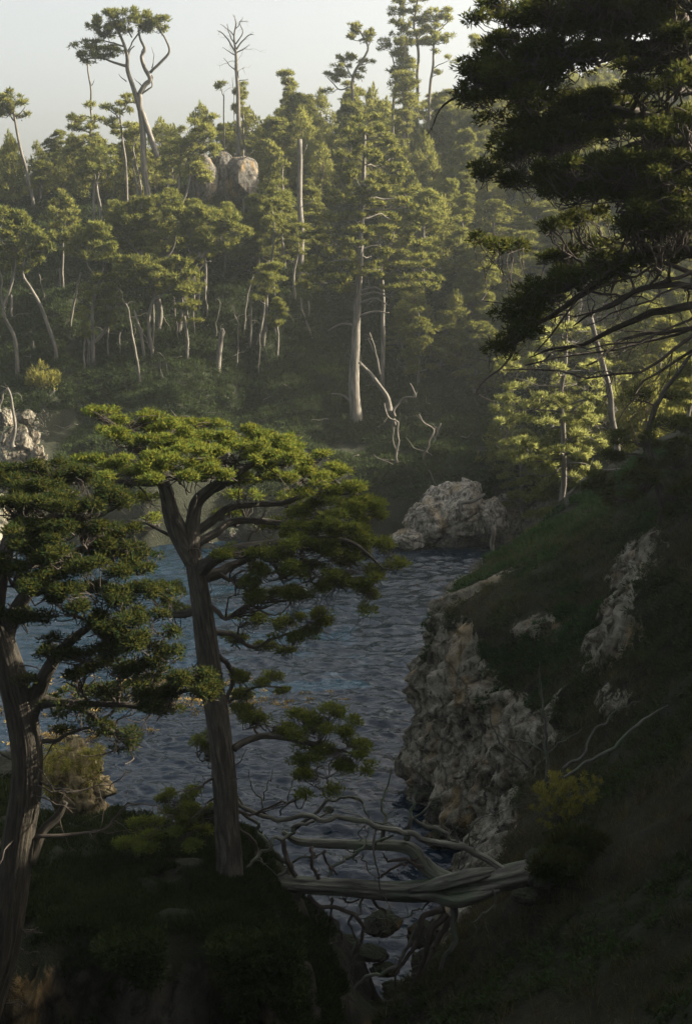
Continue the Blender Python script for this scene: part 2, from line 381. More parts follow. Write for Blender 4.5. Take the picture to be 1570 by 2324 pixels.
def grid_mesh(name, xs, ys, Z, mat, attr=None, XY=None):
    ny, nx = Z.shape
    if XY is None: X, Yv = np.meshgrid(xs, ys)
    else: X, Yv = XY
    V = np.stack([X, Yv, Z], -1).reshape(-1, 3)
    i = np.arange(ny - 1)[:, None] * nx; j = np.arange(nx - 1)[None]
    F = np.stack([i + j, i + j + 1, i + nx + j + 1, i + nx + j], -1).reshape(-1, 4)
    return make_mesh(name, V, F, mat, smooth=True, attr=attr)

# far hillside with the ridge on the right that carries on past the frame
xs = np.concatenate([np.arange(-160, -44, 4.0), np.arange(-44, 56, .5), np.arange(56, 170, 4.0)])
ys = np.concatenate([np.arange(18, 66, 1.5), np.arange(66, 104, 1.0), np.arange(104, 150, .5), np.arange(150, 200, 1.0), np.arange(200, 330, 5.0)])
X, Yg = np.meshgrid(xs, ys); Zf = land_z(X, Yg)
rk = sstep(4.5, 2.0, Zf + 2.2 * fbm(X * .25, Yg * .25, 0, 3, 5)) * (.2 + .6 * sstep(3, 9, X)) + .8 * np.exp(-((X + 33) / 4.5) ** 2) * sstep(14, 9, Zf)
far_hill = grid_mesh("hillside", xs, ys, Zf, None or M['cliff'], attr={"rock": np.clip(rk, 0, 1).ravel()})
tag(far_hill, "steep forested hillside across the cove", "hillside", kind="structure")

# right-hand headland: sheet x = f(Y, z)
ZC = np.array([-2, 0, 2, 4, 6, 8, 10, 12, 16, 22, 32.])
ROWS = {
 3:  [-9, -8, -7, -6, -5, -4, -2, 1.0, 5, 12, 22], 12: [-7, -6, -5, -4, -2, 0, 3, 6, 9.5, 16, 28],
 20: [-4, -3, -1.5, .8, 3.8, 5.8, 7.5, 9.5, 13, 20, 30], 26: [-3, -2.4, -.8, 1.5, 5.2, 7.8, 9.3, 11, 15, 22, 32], 31: [-1.2, -.6, .6, 2.6, 5.3, 8.2, 10.0, 11.6, 14.6, 22, 33],
 36: [1.4, 2.0, 3.2, 4.7, 6.5, 8.6, 10.2, 11.0, 13.4, 22, 34], 41: [3.0, 3.5, 4.4, 5.6, 7.0, 8.4, 9.8, 10.9, 13.0, 22, 34], 46: [3.8, 4.4, 5.3, 5.9, 6.3, 7.2, 9.2, 10.6, 13.0, 22, 34],
 50: [3.2, 3.5, 4.2, 4.5, 4.7, 5.4, 8.0, 10.6, 14.5, 23, 35], 53: [2.7, 3.0, 3.1, 3.1, 3.4, 4.4, 7.8, 11.0, 16, 25, 36], 56: [3.4, 3.5, 3.7, 3.9, 4.3, 5.2, 8.6, 12, 17, 26, 37],
 60: [5.0, 5.2, 5.4, 5.7, 6.1, 6.5, 9.0, 12.6, 18, 27, 38], 65: [7.9, 8.1, 8.4, 8.7, 9.1, 9.5, 10, 12.4, 20, 28, 40], 72: [17, 17, 17, 17, 17.5, 18, 18.5, 19, 24, 31, 43]}
YR = np.array(sorted(ROWS)); TB = np.array([ROWS[k] for k in sorted(ROWS)], float)
def pchip(xk, yk, x):
    xk = np.asarray(xk, float); h = np.diff(xk); d = np.diff(yk, axis=0) / h[:, None]
    m = np.zeros_like(yk)
    s = (d[:-1] * d[1:]) > 0
    m[1:-1] = np.where(s, 2 * d[:-1] * d[1:] / (d[:-1] + d[1:] + 1e-12), 0); m[0] = d[0]; m[-1] = d[-1]
    i = np.clip(np.searchsorted(xk, x) - 1, 0, len(xk) - 2); t = ((x - xk[i]) / h[i])[:, None]; hi = h[i][:, None]
    return (2*t**3-3*t**2+1)*yk[i] + (t**3-2*t**2+t)*hi*m[i] + (-2*t**3+3*t**2)*yk[i+1] + (t**3-t**2)*hi*m[i+1]
sy = np.concatenate([np.arange(3, 20, .8), np.arange(20, 40, .12), np.arange(40, 60, .075), np.arange(60, 62, .12), np.arange(62, 72.1, .25)])
sz = np.concatenate([np.arange(-2, 13, .07), np.arange(13, 32.1, .5)])
A = pchip(YR, TB, sy); HX = pchip(ZC, A.T.copy(), sz).T       # (ny, nz)
YY, ZZ = np.meshgrid(sy, sz, indexing='ij')
slope = np.gradient(HX, sz, axis=1)
steep = sstep(1.5, .55, slope)
# rock mask: the pale sea cliff, its foot, and the outcrops on the slope above
def blob(y0, z0, ry, rz): return np.exp(-(((YY - y0) / ry) ** 2 + ((ZZ - z0) / rz) ** 2))
rockm = sstep(37.5, 40, YY) * sstep(4.6, 3.2, ZZ + .9 * fbm(YY * .5, ZZ * .4, 0, 3, 9)) + sstep(41.5, 44, YY) * sstep(7.9 + 1.2 * sstep(49, 53, YY), 6.2 + 1.2 * sstep(49, 53, YY), ZZ + 1.5 * fbm(YY * .6, ZZ * .4, 0, 3, 8)) + 1.5 * blob(45.0, 11.4, 2.0, 1.3) + 1.4 * blob(43.3, 9.4, 1.5, 1.1) + .9 * blob(47, 8.6, 1.2, .6) + .6 * blob(40.5, 7.8, 1.2, .6) \
        + .55 * sstep(34, 37, YY) * sstep(3.5, 2, ZZ) + .8 * sstep(57, 60, YY) * sstep(9, 7, ZZ) + sstep(50, 53, YY) * sstep(10.2, 8.6, ZZ) * sstep(.2, .6, fbm(YY * .9, ZZ * .9, 0, 3, 88))
rockm = np.clip(rockm, 0, 1)
n_big = fbm(YY * .28, ZZ * .22, 0, 4, 3); strata = ridge(YY * .55 + ZZ * .25, ZZ * .30, 0, 4, 12)
blk = blocks(YY * .8 + ZZ * .15, ZZ * .33 - YY * .1, HX * .3, 5) + .5 * blocks(YY * 1.7, ZZ * 1.1, HX * .6, 15) + .22 * blocks(YY * 4.1, ZZ * 2.6, HX, 25)
crag = ridge(YY * 1.3, ZZ * .55 + YY * .3, 0, 4, 40)
disp = .45 * n_big + rockm * (.38 * strata + .15 * crag + .5 * blk) - rockm * .2 + .18 * fbm(YY * 1.5, ZZ * 1.5, 0, 3, 14)
foot = sstep(2.2, .2, ZZ) * sstep(40, 44, YY) * sstep(58, 50, YY)
disp = disp - foot * (.3 + .5 * fbm(YY * .8, ZZ * 1.2, 0, 3, 61))
flute = ridge(YY * 1.5 + ZZ * .12, ZZ * .22, 0, 3, 70); disp = disp + rockm * (.3 * flute + .12 * ridge(YY * 3.6, ZZ * .6, 0, 2, 71))
XX = HX - disp * (.5 + .5 * sstep(20, 32, YY))
YD = YY - rockm * .25 * fbm(YY * 1.1, ZZ * 1.1, 5.0, 3, 90)
cl = grid_mesh("sea_cliff", None, None, ZZ + .12 * fbm(YY * 1.2, ZZ * 1.2, 3, 2, 33), M['cliff'], attr={"rock": rockm.ravel()}, XY=(XX, YD))
tag(cl, "pale craggy headland and dark slope on the right", "cliff", kind="structure")
def sheet_x(Y, z):
    iy = np.clip(np.searchsorted(sy, Y), 0, len(sy) - 1); iz = np.clip(np.searchsorted(sz, z), 0, len(sz) - 1)
    return XX[iy, iz]
def hit_sheet(px, py, y0=20., y1=70.):
    for v in np.arange(y0, y1, .1):
        p = P(px, py, v)
        if p[0] >= sheet_x(v, p[2]): return p
    return None

# near ground under the camera and the rock mound on the left
def near_z(x, Y):
    x = np.asarray(x, float); Y = np.asarray(Y, float)
    base = 18.2 - .64 * np.maximum(Y - 0, 0) - .05 * np.minimum(Y, 0); base = np.maximum(base, -2.5)
    e1 = x + 10.5 + 9.3   # placeholder
    right = -1.8 + .25 * fbm(Y * .4, 2, 0, 2, 7)
    back = 33.4 + 0.4 * sstep(-5.2, -6.6, x) + 5.0 * sstep(-8.7, -9.8, x) + .6 * vnoise(x * .7, 4, 0, 2)
    dr = right - x; df = Y - 27.0 - .6 * fbm(x * .35, 6, 0, 3, 8); db = back - Y
    top = 6.55 + .18 * (-x - 2) * .25 + .25 * fbm(x * .4, Y * .4, 0, 3, 22) - .5 * sstep(-3.2, -1.2, x) + .0 * x
    z = top - 2.5
    kf = sstep(-1.4, .35, df); kb = sstep(-.9, .2, db); kr = np.clip((dr + 4.2) / 4.4, 0, 1) ** .6
    m = -2.5 + (top + 2.5) * kf * kb * kr
    return np.maximum(base, m)
gx = np.arange(-24, 6.01, .11); gy = np.concatenate([np.arange(-12, 24, .8), np.arange(24, 43, .11)])
X, Yg = np.meshgrid(gx, gy); Zn = near_z(X, Yg)
fr = sstep(25.0, 25.6, Yg) * sstep(6.4, 5.6, Zn)
dY = -(.6 * ridge(X * .55, Zn * .5, 0, 4, 51) + .35 * fbm(X * 1.3, Zn * 1.3, 0, 3, 52)) * fr * sstep(31, 29, Yg)
dX = (.35 * fbm(Yg * .8, Zn * .8, 0, 3, 53)) * fr
Zn2 = Zn + .14 * fbm(X * 1.1, Yg * 1.1, 0, 3, 54) + .15 * fbm(X * .5, Yg * .5, 0, 2, 58)
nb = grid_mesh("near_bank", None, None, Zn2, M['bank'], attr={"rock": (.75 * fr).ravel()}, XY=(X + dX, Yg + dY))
tag(nb, "shaded rocky bank with a mossy top in front", "bank", kind="structure")

# ---------------------------------------------------------------- water
def water_mat():
    m, N, L = new_mat('sea_water')
    geo = N.new("ShaderNodeNewGeometry"); pos = geo.outputs["Position"]
    n1 = nnode(N, L, pos, 1.5, 3, .6, .5, stretch=(1, 1.9, 1)); n2 = nnode(N, L, pos, 5.0, 4, .62, .4, stretch=(1, 1.7, 1)); n3 = nnode(N, L, pos, .1, 3)
    p = N.new("ShaderNodeBsdfPrincipled")
    col = ramp(N, L, n3.outputs[0], [(.36, (.002, .009, .019)), (.66, (.003, .012, .023))])
    # shallow turquoise bottom near the far shore
    L.new(col.outputs[0], p.inputs["Base Color"]); p.inputs["Roughness"].default_value = .04; p.inputs["IOR"].default_value = 1.42
    b1 = N.new("ShaderNodeBump"); b1.inputs["Strength"].default_value = .25; b1.inputs["Distance"].default_value = .35; L.new(n1.outputs[0], b1.inputs["Height"])
    b2 = N.new("ShaderNodeBump"); b2.inputs["Strength"].default_value = .10; b2.inputs["Distance"].default_value = .12; L.new(n2.outputs[0], b2.inputs["Height"]); L.new(b1.outputs[0], b2.inputs["Normal"])
    L.new(b2.outputs[0], p.inputs["Normal"])
    o = N.new("ShaderNodeOutputMaterial"); L.new(p.outputs[0], o.inputs[0]); return m
M['water'] = water_mat()
wx = np.concatenate([[-900, -400, -150, -60], np.arange(-34, -16, .4), np.arange(-16, 14, .11), np.arange(14, 20, .5), [60, 150, 400, 900]]).astype(float)
wy = np.concatenate([[-300, -50, 10], np.arange(26, 32, .4), np.arange(32, 64, .085), np.arange(64, 124, .16), [160, 300, 600, 1400]]).astype(float)
X, Yg = np.meshgrid(wx, wy)
rng = np.random.default_rng(4); Zw = np.zeros_like(X)
wob = .8 * vnoise(X * .15, Yg * .15, 0, 2); wob2 = .8 * vnoise(X * .15, Yg * .15, 9, 2)
for i in range(34):
    lam = .30 * 1.15 ** (i % 17) ; k = 2 * math.pi / lam; a = math.radians(90 + rng.normal() * 30)
    Zw += .0205 * lam ** .82 * (1 if lam > .4 else .8) * np.sin(k * ((X + wob) * math.cos(a) + (Yg + wob2) * math.sin(a)) + rng.uniform(0, 6.3)) * (.6 + .5 * vnoise(X * .08 + i, Yg * .08, i, 6))
Zw = np.where((np.abs(X) < 40) & (Yg > 20) & (Yg < 130), Zw, 0)
w = grid_mesh("water", wx, wy, Zw, M['water']); tag(w, "rippled blue grey sea of the cove", "water", kind="structure")
# ---------------------------------------------------------------- near trees
def path_px(pts, Y):
    """pts: (px, py) or (px, py, dY)"""
    return np.array([P(p[0], p[1], Y + (p[2] if len(p) > 2 else 0)) for p in pts])
def near_tree(name, label, cat, Y, trunk, limbs, pads, leafmat, seed, twig_mat=None, density=1.0, L=.075, W=.029, subr=.15, base_drop=1.2,
              dead=(), flare=.28, trunk_r=None, bare=0, tw_n=3, group=None, flat=.6, group_pads=None, barkm='bark', droop=0.0, limbk=1.0):
    rng = np.random.default_rng(seed)
    tp = path_px(trunk[0], Y); base = tp[0].copy()
    root = empty(name, base, label, cat, group)
    T = Tubes(); q = T.add(np.vstack([tp[0] - np.array([0, 0, base_drop]), tp]), [trunk[1][0] * 1.05] + list(trunk[1]), sides=72, per=12, bark=.12, seed=seed, wig=.10, flare=flare)
    T.build("trunk", M[barkm], root, base)
    skel = [(v, np.interp(i, [0, len(q) - 1], [trunk[1][0], trunk[1][-1]])) for i, v in enumerate(q)][len(q) // 3:]
    for lp, lr in limbs:
        lr = [v * limbk for v in lr]; T = Tubes(); qq = T.add(path_px(lp, Y), lr, sides=18, per=6, bark=.13, seed=seed + 3, wig=.18)
        T.build("limb", M[barkm], root, base)
        skel += [(v, np.interp(i, [0, len(qq) - 1], [lr[0], lr[-1]])) for i, v in enumerate(qq)][2:]
    SP = np.array([s[0] for s in skel]); SR = np.array([s[1] for s in skel])
    T = Tubes(); LV = Leaves(seed)
    for pd in pads:
        px, py, rx, ry, dY = pd[:5]; dens = pd[5] if len(pd) > 5 else 1.0
        c = P(px, py, Y + dY); k = mpp(Y + dY); RX, RZ = rx * k, ry * k; RY = RX * .8
        ns = max(6, int(52 * density * dens * (RX * RY + RX * RZ) / 1.2))
        tilt = (rng.normal() * .08, rng.normal() * .08)
        C = LV.pad(c, RX, RY, RZ, ns, subr, 72, L, W, low=-.3, up=.3, tilt=tilt, flat=flat, fill=.35, droop=droop, clus=8)
        # a bough from the nearest limb, then twigs to some of the clumps
        d = SP - c; dist = np.linalg.norm(d, axis=1) + np.where(d[:, 2] > 0, 1.2 * d[:, 2], 0); j = int(np.argmin(dist))
        a = SP[j]; end = c - np.array([0, 0, RZ * .35]); mid = (a + end) / 2 + rng.normal(size=3) * .12 * np.linalg.norm(end - a) - np.array([0, 0, .08 * np.linalg.norm(end - a)])
        r0 = min(SR[j] * .55, .035 + .022 * np.linalg.norm(end - a))
        bq = T.add([a, mid, end], [r0, r0 * .75, r0 * .45], sides=7, per=6, wig=.25, seed=seed + j)
        for i in rng.choice(len(C), size=min(len(C), int(9 + 5 * tw_n)), replace=False):
            s0 = bq[rng.integers(len(bq) // 2, len(bq))]; e = C[i]; md = (s0 + e) / 2 + rng.normal(size=3) * .12 + np.array([0, 0, -.05])
            T.add([s0, md, e], [r0 * .4, .008], sides=4, per=3, wig=.12, seed=int(i))
    for s0, s1, r in dead:     # bare snags, photo coordinates
        a, b = P(*s0[:2], Y + (s0[2] if len(s0) > 2 else 0)), P(*s1[:2], Y + (s1[2] if len(s1) > 2 else 0))
        mid = (a + b) / 2 + rng.normal(size=3) * .08 * np.linalg.norm(b - a); qd = T.add([a, mid, b], [r, r * .3], sides=6, per=5, wig=.2, seed=int(a[0] * 10))
        twigs(T, rng, qd, r * .6, 2, 3 + bare, .4, .3, .8)
    for k in range(bare * 6):
        j = rng.integers(len(SP)); dd = rng.normal(size=3); dd[2] = -abs(dd[2]) * .3; qd, _ = crooked(rng, SP[j], dd, rng.uniform(.6, 1.6), 6, .35, -.03)
        T.add(qd, [.022, .005], sides=4, per=2); twigs(T, rng, qd, .015, 1, 3, .4)
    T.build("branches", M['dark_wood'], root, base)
    LV.build("crown", M[leafmat], root, base)
    return root, LV.count()

# cypress standing on the mossy bank, centre
cen_pads = [
 # top shelf
 (235, 942, 52, 10, 1.5, .8), (300, 958, 60, 14, 1.0), (365, 972, 62, 16, 1.2), (435, 968, 55, 15, 1.8), (255, 985, 45, 12, .2, .7), (300, 1010, 60, 18, -.3),
 (400, 1000, 75, 20, .2), (480, 1000, 70, 20, .6), (560, 995, 65, 20, .8), (620, 1000, 55, 22, .6), (670, 1020, 55, 20, .4), (340, 1045, 75, 24, -1.0), (440, 1040, 80, 26, -.9),
 (540, 1035, 80, 26, -.6), (640, 1045, 75, 26, -.2), (715, 1045, 45, 16, 1.2), (400, 1080, 70, 22, -1.8), (300, 1085, 70, 20, -1.8), (480, 1080, 65, 22, -1.4), (250, 1060, 70, 22, -.6), (180, 1075, 60, 18, 0),
 (590, 1080, 70, 22, .6), (680, 1085, 65, 26, .4), (750, 1075, 48, 22, .9), (790, 1105, 52, 26, .6), (735, 1120, 58, 26, .2), (825, 1140, 45, 26, .6), (790, 1165, 60, 28, 0), (850, 1175, 38, 22, .9),
 (840, 1205, 48, 26, .2), (770, 1215, 55, 24, -.4), (880, 1240, 42, 20, .2), (830, 1255, 55, 22, -.5), (895, 1285, 32, 16, 0, .8), (850, 1310, 48, 20, -.4), (790, 1285, 55, 26, -.6), (820, 1350, 45, 24, -.3), (835, 1390, 26, 20, -.2, .7),
 (760, 1190, 60, 26, -.8, 1.3), (720, 1160, 50, 20, .2), (690, 1215, 60, 26, -.6, 1.4), (760, 1250, 60, 28, -.6, 1.4), (740, 1330, 50, 26, -.5, 1.3), (780, 1330, 40, 24, -.3, 1.2),
 # shaded inner mass right of the trunk
 (560, 1255, 60, 22, -1.0), (620, 1265, 62, 26, -1.2), (690, 1255, 65, 28, -1.2), (640, 1310, 66, 30, -1.0), (705, 1310, 62, 30, -.9), (560, 1315, 48, 24, -.6), (600, 1350, 60, 26, -.5), (670, 1355, 50, 24, -.4),
 # open lacy layers under the shelf
 (560, 1125, 42, 12, 1.5, .45), (640, 1130, 50, 14, 1.8, .45), (700, 1170, 50, 16, 1.6, .5), (620, 1190, 46, 14, 1.8, .45), (520, 1165, 34, 12, 1.4, .4), (350, 1180, 30, 12, 1.6, .4), (345, 1130, 44, 12, .6, .5),
 # hanging golden sprays
 (560, 1405, 34, 18, .6, 1.04), (640, 1415, 28, 20, .6, 1.04), (700, 1400, 34, 26, .5, 1.30), (735, 1400, 20, 20, .5, 1.14), (660, 1450, 38, 16, .5, 1.14), (710, 1440, 24, 20, .5, 1.14), (540, 1450, 26, 16, .8, 0.95),
 (600, 1470, 30, 12, .9, 0.85), (650, 1482, 22, 10, .6, 0.95), (560, 1530, 38, 16, .8, 1.14), (610, 1545, 34, 16, .9, 1.14), (640, 1570, 22, 12, .9, 0.95), (560, 1580, 38, 16, .8, 1.14), (530, 1610, 32, 18, .6, 1.14), (580, 1620, 40, 18, .6, 1.30),
 (475, 1655, 30, 20, .7, 1.30), (455, 1690, 22, 22, .8, 1.30), (480, 1710, 24, 20, .8, 1.14), (620, 1648, 40, 12, .5, 1.14),
 # dark low bough on the right
 (690, 1630, 42, 18, .4), (745, 1628, 48, 18, 0), (790, 1660, 40, 22, -.1), (735, 1665, 55, 22, -.3), (820, 1705, 36, 22, 0), (770, 1710, 52, 24, -.3), (710, 1715, 44, 26, -.2), (840, 1745, 20, 16, 0), (790, 1750, 46, 20, -.1), (715, 1765, 42, 24, 0), (690, 1800, 26, 18, 0, .7), (745, 1795, 30, 16, 0, .7),
 # left of the trunk, low
 (400, 1815, 42, 14, .9), (445, 1822, 40, 16, .6), (480, 1855, 46, 22, .4), (400, 1850, 42, 18, .8), (350, 1880, 50, 16, .8), (430, 1895, 60, 20, .4), (340, 1915, 60, 18, .3), (300, 1930, 50, 12, 0),
 (400, 1385, 40, 20, .6, .7), (385, 1335, 36, 20, .6, .7)]
r_, n_ = near_tree("cypress_tree", "tall flat-topped cypress with a furrowed trunk rising from the mossy bank in the middle", "tree", 30.0,
 ([(518, 1950), (512, 1860), (508, 1760), (500, 1650), (484, 1540), (466, 1440), (452, 1350), (441, 1280), (436, 1235)], [.27, .25, .245, .245, .25, .24, .215, .20, .17]),
 [([(440, 1275), (405, 1205), (385, 1160), (372, 1110), (350, 1060, .3), (310, 1010, .5)], [.21, .22, .18, .15, .10, .05]),
  ([(437, 1245), (441, 1170), (448, 1135), (480, 1105), (530, 1075, -.2), (600, 1040, .2), (660, 1010, .5)], [.19, .15, .14, .12, .09, .06, .03]),
  ([(440, 1215), (500, 1165, .3), (560, 1145, .6), (650, 1138, .9), (720, 1120, 1), (800, 1120, .8)], [.11, .09, .07, .055, .04, .02]),
  ([(446, 1235), (530, 1185, .6), (600, 1180, .9), (690, 1195, 1.2), (800, 1190, .6)], [.10, .085, .07, .05, .02]),
  ([(452, 1300), (495, 1262, -.4), (545, 1245, -.6), (620, 1235, -.7), (720, 1225, -.8), (800, 1230, -.8), (870, 1290, -.5)], [.16, .15, .14, .11, .08, .05, .02]),
  ([(462, 1310), (500, 1300, .3), (520, 1285, .5), (580, 1260, .6)], [.15, .13, .10, .06]),
  ([(480, 1435), (530, 1440, .5), (570, 1465, .6), (610, 1455, .6), (700, 1420, .5)], [.07, .055, .045, .03, .015]),
  ([(497, 1490), (530, 1525, .6), (520, 1590, .7), (570, 1560, .8), (640, 1560, .9)], [.06, .06, .045, .03, .015]),
  ([(530, 1700), (570, 1675, .2), (640, 1672, .1), (720, 1690, -.1), (800, 1710, 0)], [.09, .075, .06, .045, .02]),
  ([(500, 1830), (450, 1850, .5), (400, 1870, .7), (330, 1905, .5)], [.09, .07, .05, .02]),
  ([(448, 1385), (400, 1395, .5), (370, 1390, .8), (340, 1340, .8)], [.10, .08, .05, .02]),
  ([(432, 1240), (390, 1215, .2), (340, 1190, .4), (290, 1180, .6)], [.05, .04, .03, .012]),
  ([(420, 1080, .2), (480, 1050, -1), (520, 1030, -1.2)], [.1, .07, .04]),
  ([(368, 1095), (300, 1095, -.8), (230, 1085, -.6), (170, 1075, 0)], [.09, .07, .05, .02]),
  ([(460, 1120), (540, 1090, .6), (640, 1075, .6), (740, 1085, .6), (830, 1140, .6)], [.08, .07, .06, .045, .02])],
 cen_pads, 'cypress', 11, bare=3, density=2.1,
 dead=[((436, 1215), (420, 1140, .4), .03), ((500, 1180), (545, 1105, .5), .035), ((560, 1240), (600, 1150, .4), .035), ((440, 1260), (350, 1150, .3), .02), ((452, 1390), (470, 1300, -.4), .015),
       ((500, 1765), (400, 1800, -.5), .035), ((505, 1790), (560, 1700, -.5), .03), ((503, 1810), (430, 1870, -.5), .03)])

# cypress at the left edge
left_pads = [
 (60, 1065, 55, 14, 2.5), (130, 1062, 60, 14, 2.5), (30, 1090, 50, 16, 2.2), (100, 1090, 70, 20, 2.0), (190, 1090, 60, 18, 1.8), (60, 1120, 75, 22, 1.2), (150, 1125, 75, 24, 1.0), (235, 1130, 55, 18, .8), (20, 1160, 60, 26, .4), (100, 1165, 75, 28, .2),
 (185, 1165, 65, 22, .2), (270, 1140, 40, 14, .8), (40, 1205, 70, 30, -.2), (120, 1215, 75, 30, -.2), (200, 1205, 55, 22, 0), (290, 1205, 36, 12, .8), (210, 1228, 60, 18, .6), (275, 1240, 42, 20, .8), (320, 1260, 42, 16, .8), (240, 1270, 55, 20, .5),
 (330, 1290, 46, 20, .3), (60, 1265, 75, 30, -.5), (140, 1275, 75, 30, -.6), (230, 1300, 72, 28, -.6), (310, 1330, 60, 26, -.4), (30, 1320, 62, 34, -.8), (110, 1335, 80, 30, -1.0), (200, 1345, 75, 28, -1.0), (290, 1365, 62, 26, -.8),
 (380, 1350, 36, 22, .4), (350, 1400, 50, 24, -.4), (270, 1405, 66, 28, -1.0), (330, 1440, 60, 26, -.9), (220, 1430, 62, 28, -1.0), (370, 1470, 36, 18, -.8), (290, 1470, 70, 26, -1.0), (350, 1495, 45, 16, -.9), (200, 1490, 62, 26, -.8), (250, 1520, 66, 24, -.8),
 (330, 1520, 50, 14, -.8, .7), (190, 1545, 52, 22, -.6), (240, 1570, 46, 18, -.5, .8), (10, 1390, 42, 34, -.8), (60, 1400, 46, 24, -.8), (150, 1390, 60, 24, -1), (140, 1450, 40, 20, -.8, .6), (170, 1610, 50, 16, -.4, .6),
 (420, 1545, 60, 28, -.9, 1.6), (455, 1565, 50, 18, -.9, 1.6), (400, 1590, 60, 26, -.8, 1.6), (480, 1572, 26, 10, -.9), (360, 1575, 50, 22, -.8, 1.3), (380, 1610, 40, 14, -.6, .7),
 (300, 1560, 40, 18, .5, .7), (330, 1580, 42, 14, .7, .6), (260, 1600, 44, 16, .5, .6), (220, 1640, 36, 12, .2, .5), (280, 1660, 34, 14, .2, .55), (290, 1690, 24, 14, .2, .5), (240, 1660, 28, 12, .2, .4), (100, 1590, 40, 12, .1, .35), (140, 1660, 30, 10, .3, .35), (180, 1570, 40, 14, .1, .5),
 (100, 1480, 26, 16, -.3, .4), (60, 1545, 22, 12, -.2, .35), (345, 1545, 60, 10, -.8, .5)]
near_tree("cypress_tree", "dark leaning cypress filling the left edge with bark lit gold low on its trunk", "tree", 24.0,
 ([(-75, 2410), (-38, 2315), (-16, 2240), (12, 2145), (30, 2020), (43, 1895), (58, 1800), (61, 1720), (48, 1620), (28, 1540), (8, 1470), (-15, 1400)], [.30, .29, .28, .27, .265, .26, .26, .255, .27, .25, .22, .19]),
 [([(58, 1640), (88, 1570), (100, 1540, -.2), (130, 1490, -.3), (180, 1440, -.5), (240, 1400, -.5)], [.2, .15, .13, .10, .07, .03]),
  ([(82, 1580), (140, 1600, 0), (190, 1612, .1), (240, 1650, .2), (270, 1680, .2), (300, 1700, .2)], [.09, .075, .06, .045, .03, .012]),
  ([(90, 1600), (160, 1595, -.2), (250, 1600, -.4), (330, 1598, -.6), (400, 1575, -.7), (450, 1560, -.8)], [.08, .065, .05, .05, .04, .02]),
  ([(5, 1480), (30, 1400), (70, 1340), (130, 1280, .2), (200, 1240, .5), (290, 1250, .7)], [.16, .14, .12, .09, .06, .03]),
  ([(-15, 1400), (0, 1300), (30, 1200, .8), (70, 1130, 1.5), (130, 1080, 2.2)], [.18, .15, .11, .07, .03]),
  ([(30, 1200, .8), (100, 1180, .5), (200, 1170, .4), (270, 1150, .7)], [.07, .06, .04, .02]),
  ([(130, 1490, -.3), (200, 1480, -.7), (280, 1450, -.9), (350, 1460, -.8)], [.07, .06, .04, .02]),
  ([(60, 1690), (120, 1680, .2), (170, 1660, .3), (220, 1640, .3)], [.05, .04, .03, .01]),
  ([(70, 1960), (95, 1890, .2), (125, 1850, .3), (150, 1820, .3)], [.10, .09, .08, .05])],
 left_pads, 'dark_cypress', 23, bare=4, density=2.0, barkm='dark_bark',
 dead=[((70, 1755), (250, 1782), .03), ((75, 1900), (290, 1822), .045), ((62, 1730), (-40, 1690), .03), ((45, 2120), (98, 2118), .03), ((30, 2150), (90, 2165), .015), ((10, 2280), (62, 2282), .02),
       ((60, 1850), (-30, 1920), .03), ((80, 1585), (130, 1620), .03), ((290, 1822), (395, 1860), .02), ((250, 1790), (290, 1750), .015)], flat=.6)

# big dark cypress reaching in from the right edge
R_pads = []
rr_ = np.random.default_rng(5)
def strip(x0, y0, x1, y1, rx, ry, n, d0, d1, dens=1.0, jit=12):
    for k in range(n):
        t = (k + .5) / n; R_pads.append((x0 + (x1 - x0) * t + rr_.normal() * jit, y0 + (y1 - y0) * t + rr_.normal() * jit * .7, rx * rr_.uniform(.8, 1.2), ry * rr_.uniform(.8, 1.2), d0 + (d1 - d0) * t + rr_.normal() * .3, dens))
strip(1150, 10, 1560, -20, 75, 40, 7, 1.0, -.5); strip(1150, 60, 1580, 30, 75, 40, 7, .5, -.8); strip(1130, 105, 1400, 80, 62, 34, 5, .3, -.5)
strip(1080, 150, 1330, 130, 60, 32, 6, .2, -.5); strip(1062, 185, 1290, 165, 52, 26, 6, 0, -.8); strip(1055, 225, 1230, 215, 46, 26, 5, 0, -.6, .9); strip(1110, 265, 1300, 240, 46, 18, 5, .2, -.2, .5)
strip(1400, 70, 1580, 90, 60, 26, 4, -.5, -1); strip(1420, 130, 1560, 150, 42, 12, 4, .4, .4, .35); strip(1520, 100, 1600, 110, 40, 20, 2, -.3, -.3)
strip(1340, 110, 1460, 150, 30, 12, 4, .2, .2, .45)
strip(1160, 300, 1330, 280, 55, 24, 5, .4, 0, .75); strip(1330, 215, 1500, 205, 50, 26, 5, .4, .3); strip(1260, 250, 1420, 240, 50, 24, 4, .4, .3); strip(1130, 350, 1230, 300, 46, 18, 4, .6, .4, .7); strip(1240, 330, 1420, 290, 60, 22, 5, .7, .5, .8)
strip(1430, 250, 1570, 260, 46, 18, 4, .8, .8, .6); strip(1100, 375, 1230, 340, 36, 14, 4, .8, .6, .5); strip(1100, 400, 1160, 420, 24, 14, 3, .7, .7, .4)
strip(1190, 425, 1580, 400, 66, 22, 8, 0, -.8); strip(1290, 455, 1580, 430, 62, 26, 6, -.2, -.9); strip(1400, 480, 1590, 500, 70, 30, 4, -.2, -.6); strip(1330, 490, 1560, 540, 52, 22, 5, .5, .2, .7)
strip(1440, 350, 1580, 330, 55, 20, 4, .4, .2, .8); strip(1240, 520, 1330, 500, 36, 16, 3, .8, .6, .5); strip(1350, 545, 1420, 590, 36, 20, 3, .7, .6, .5)
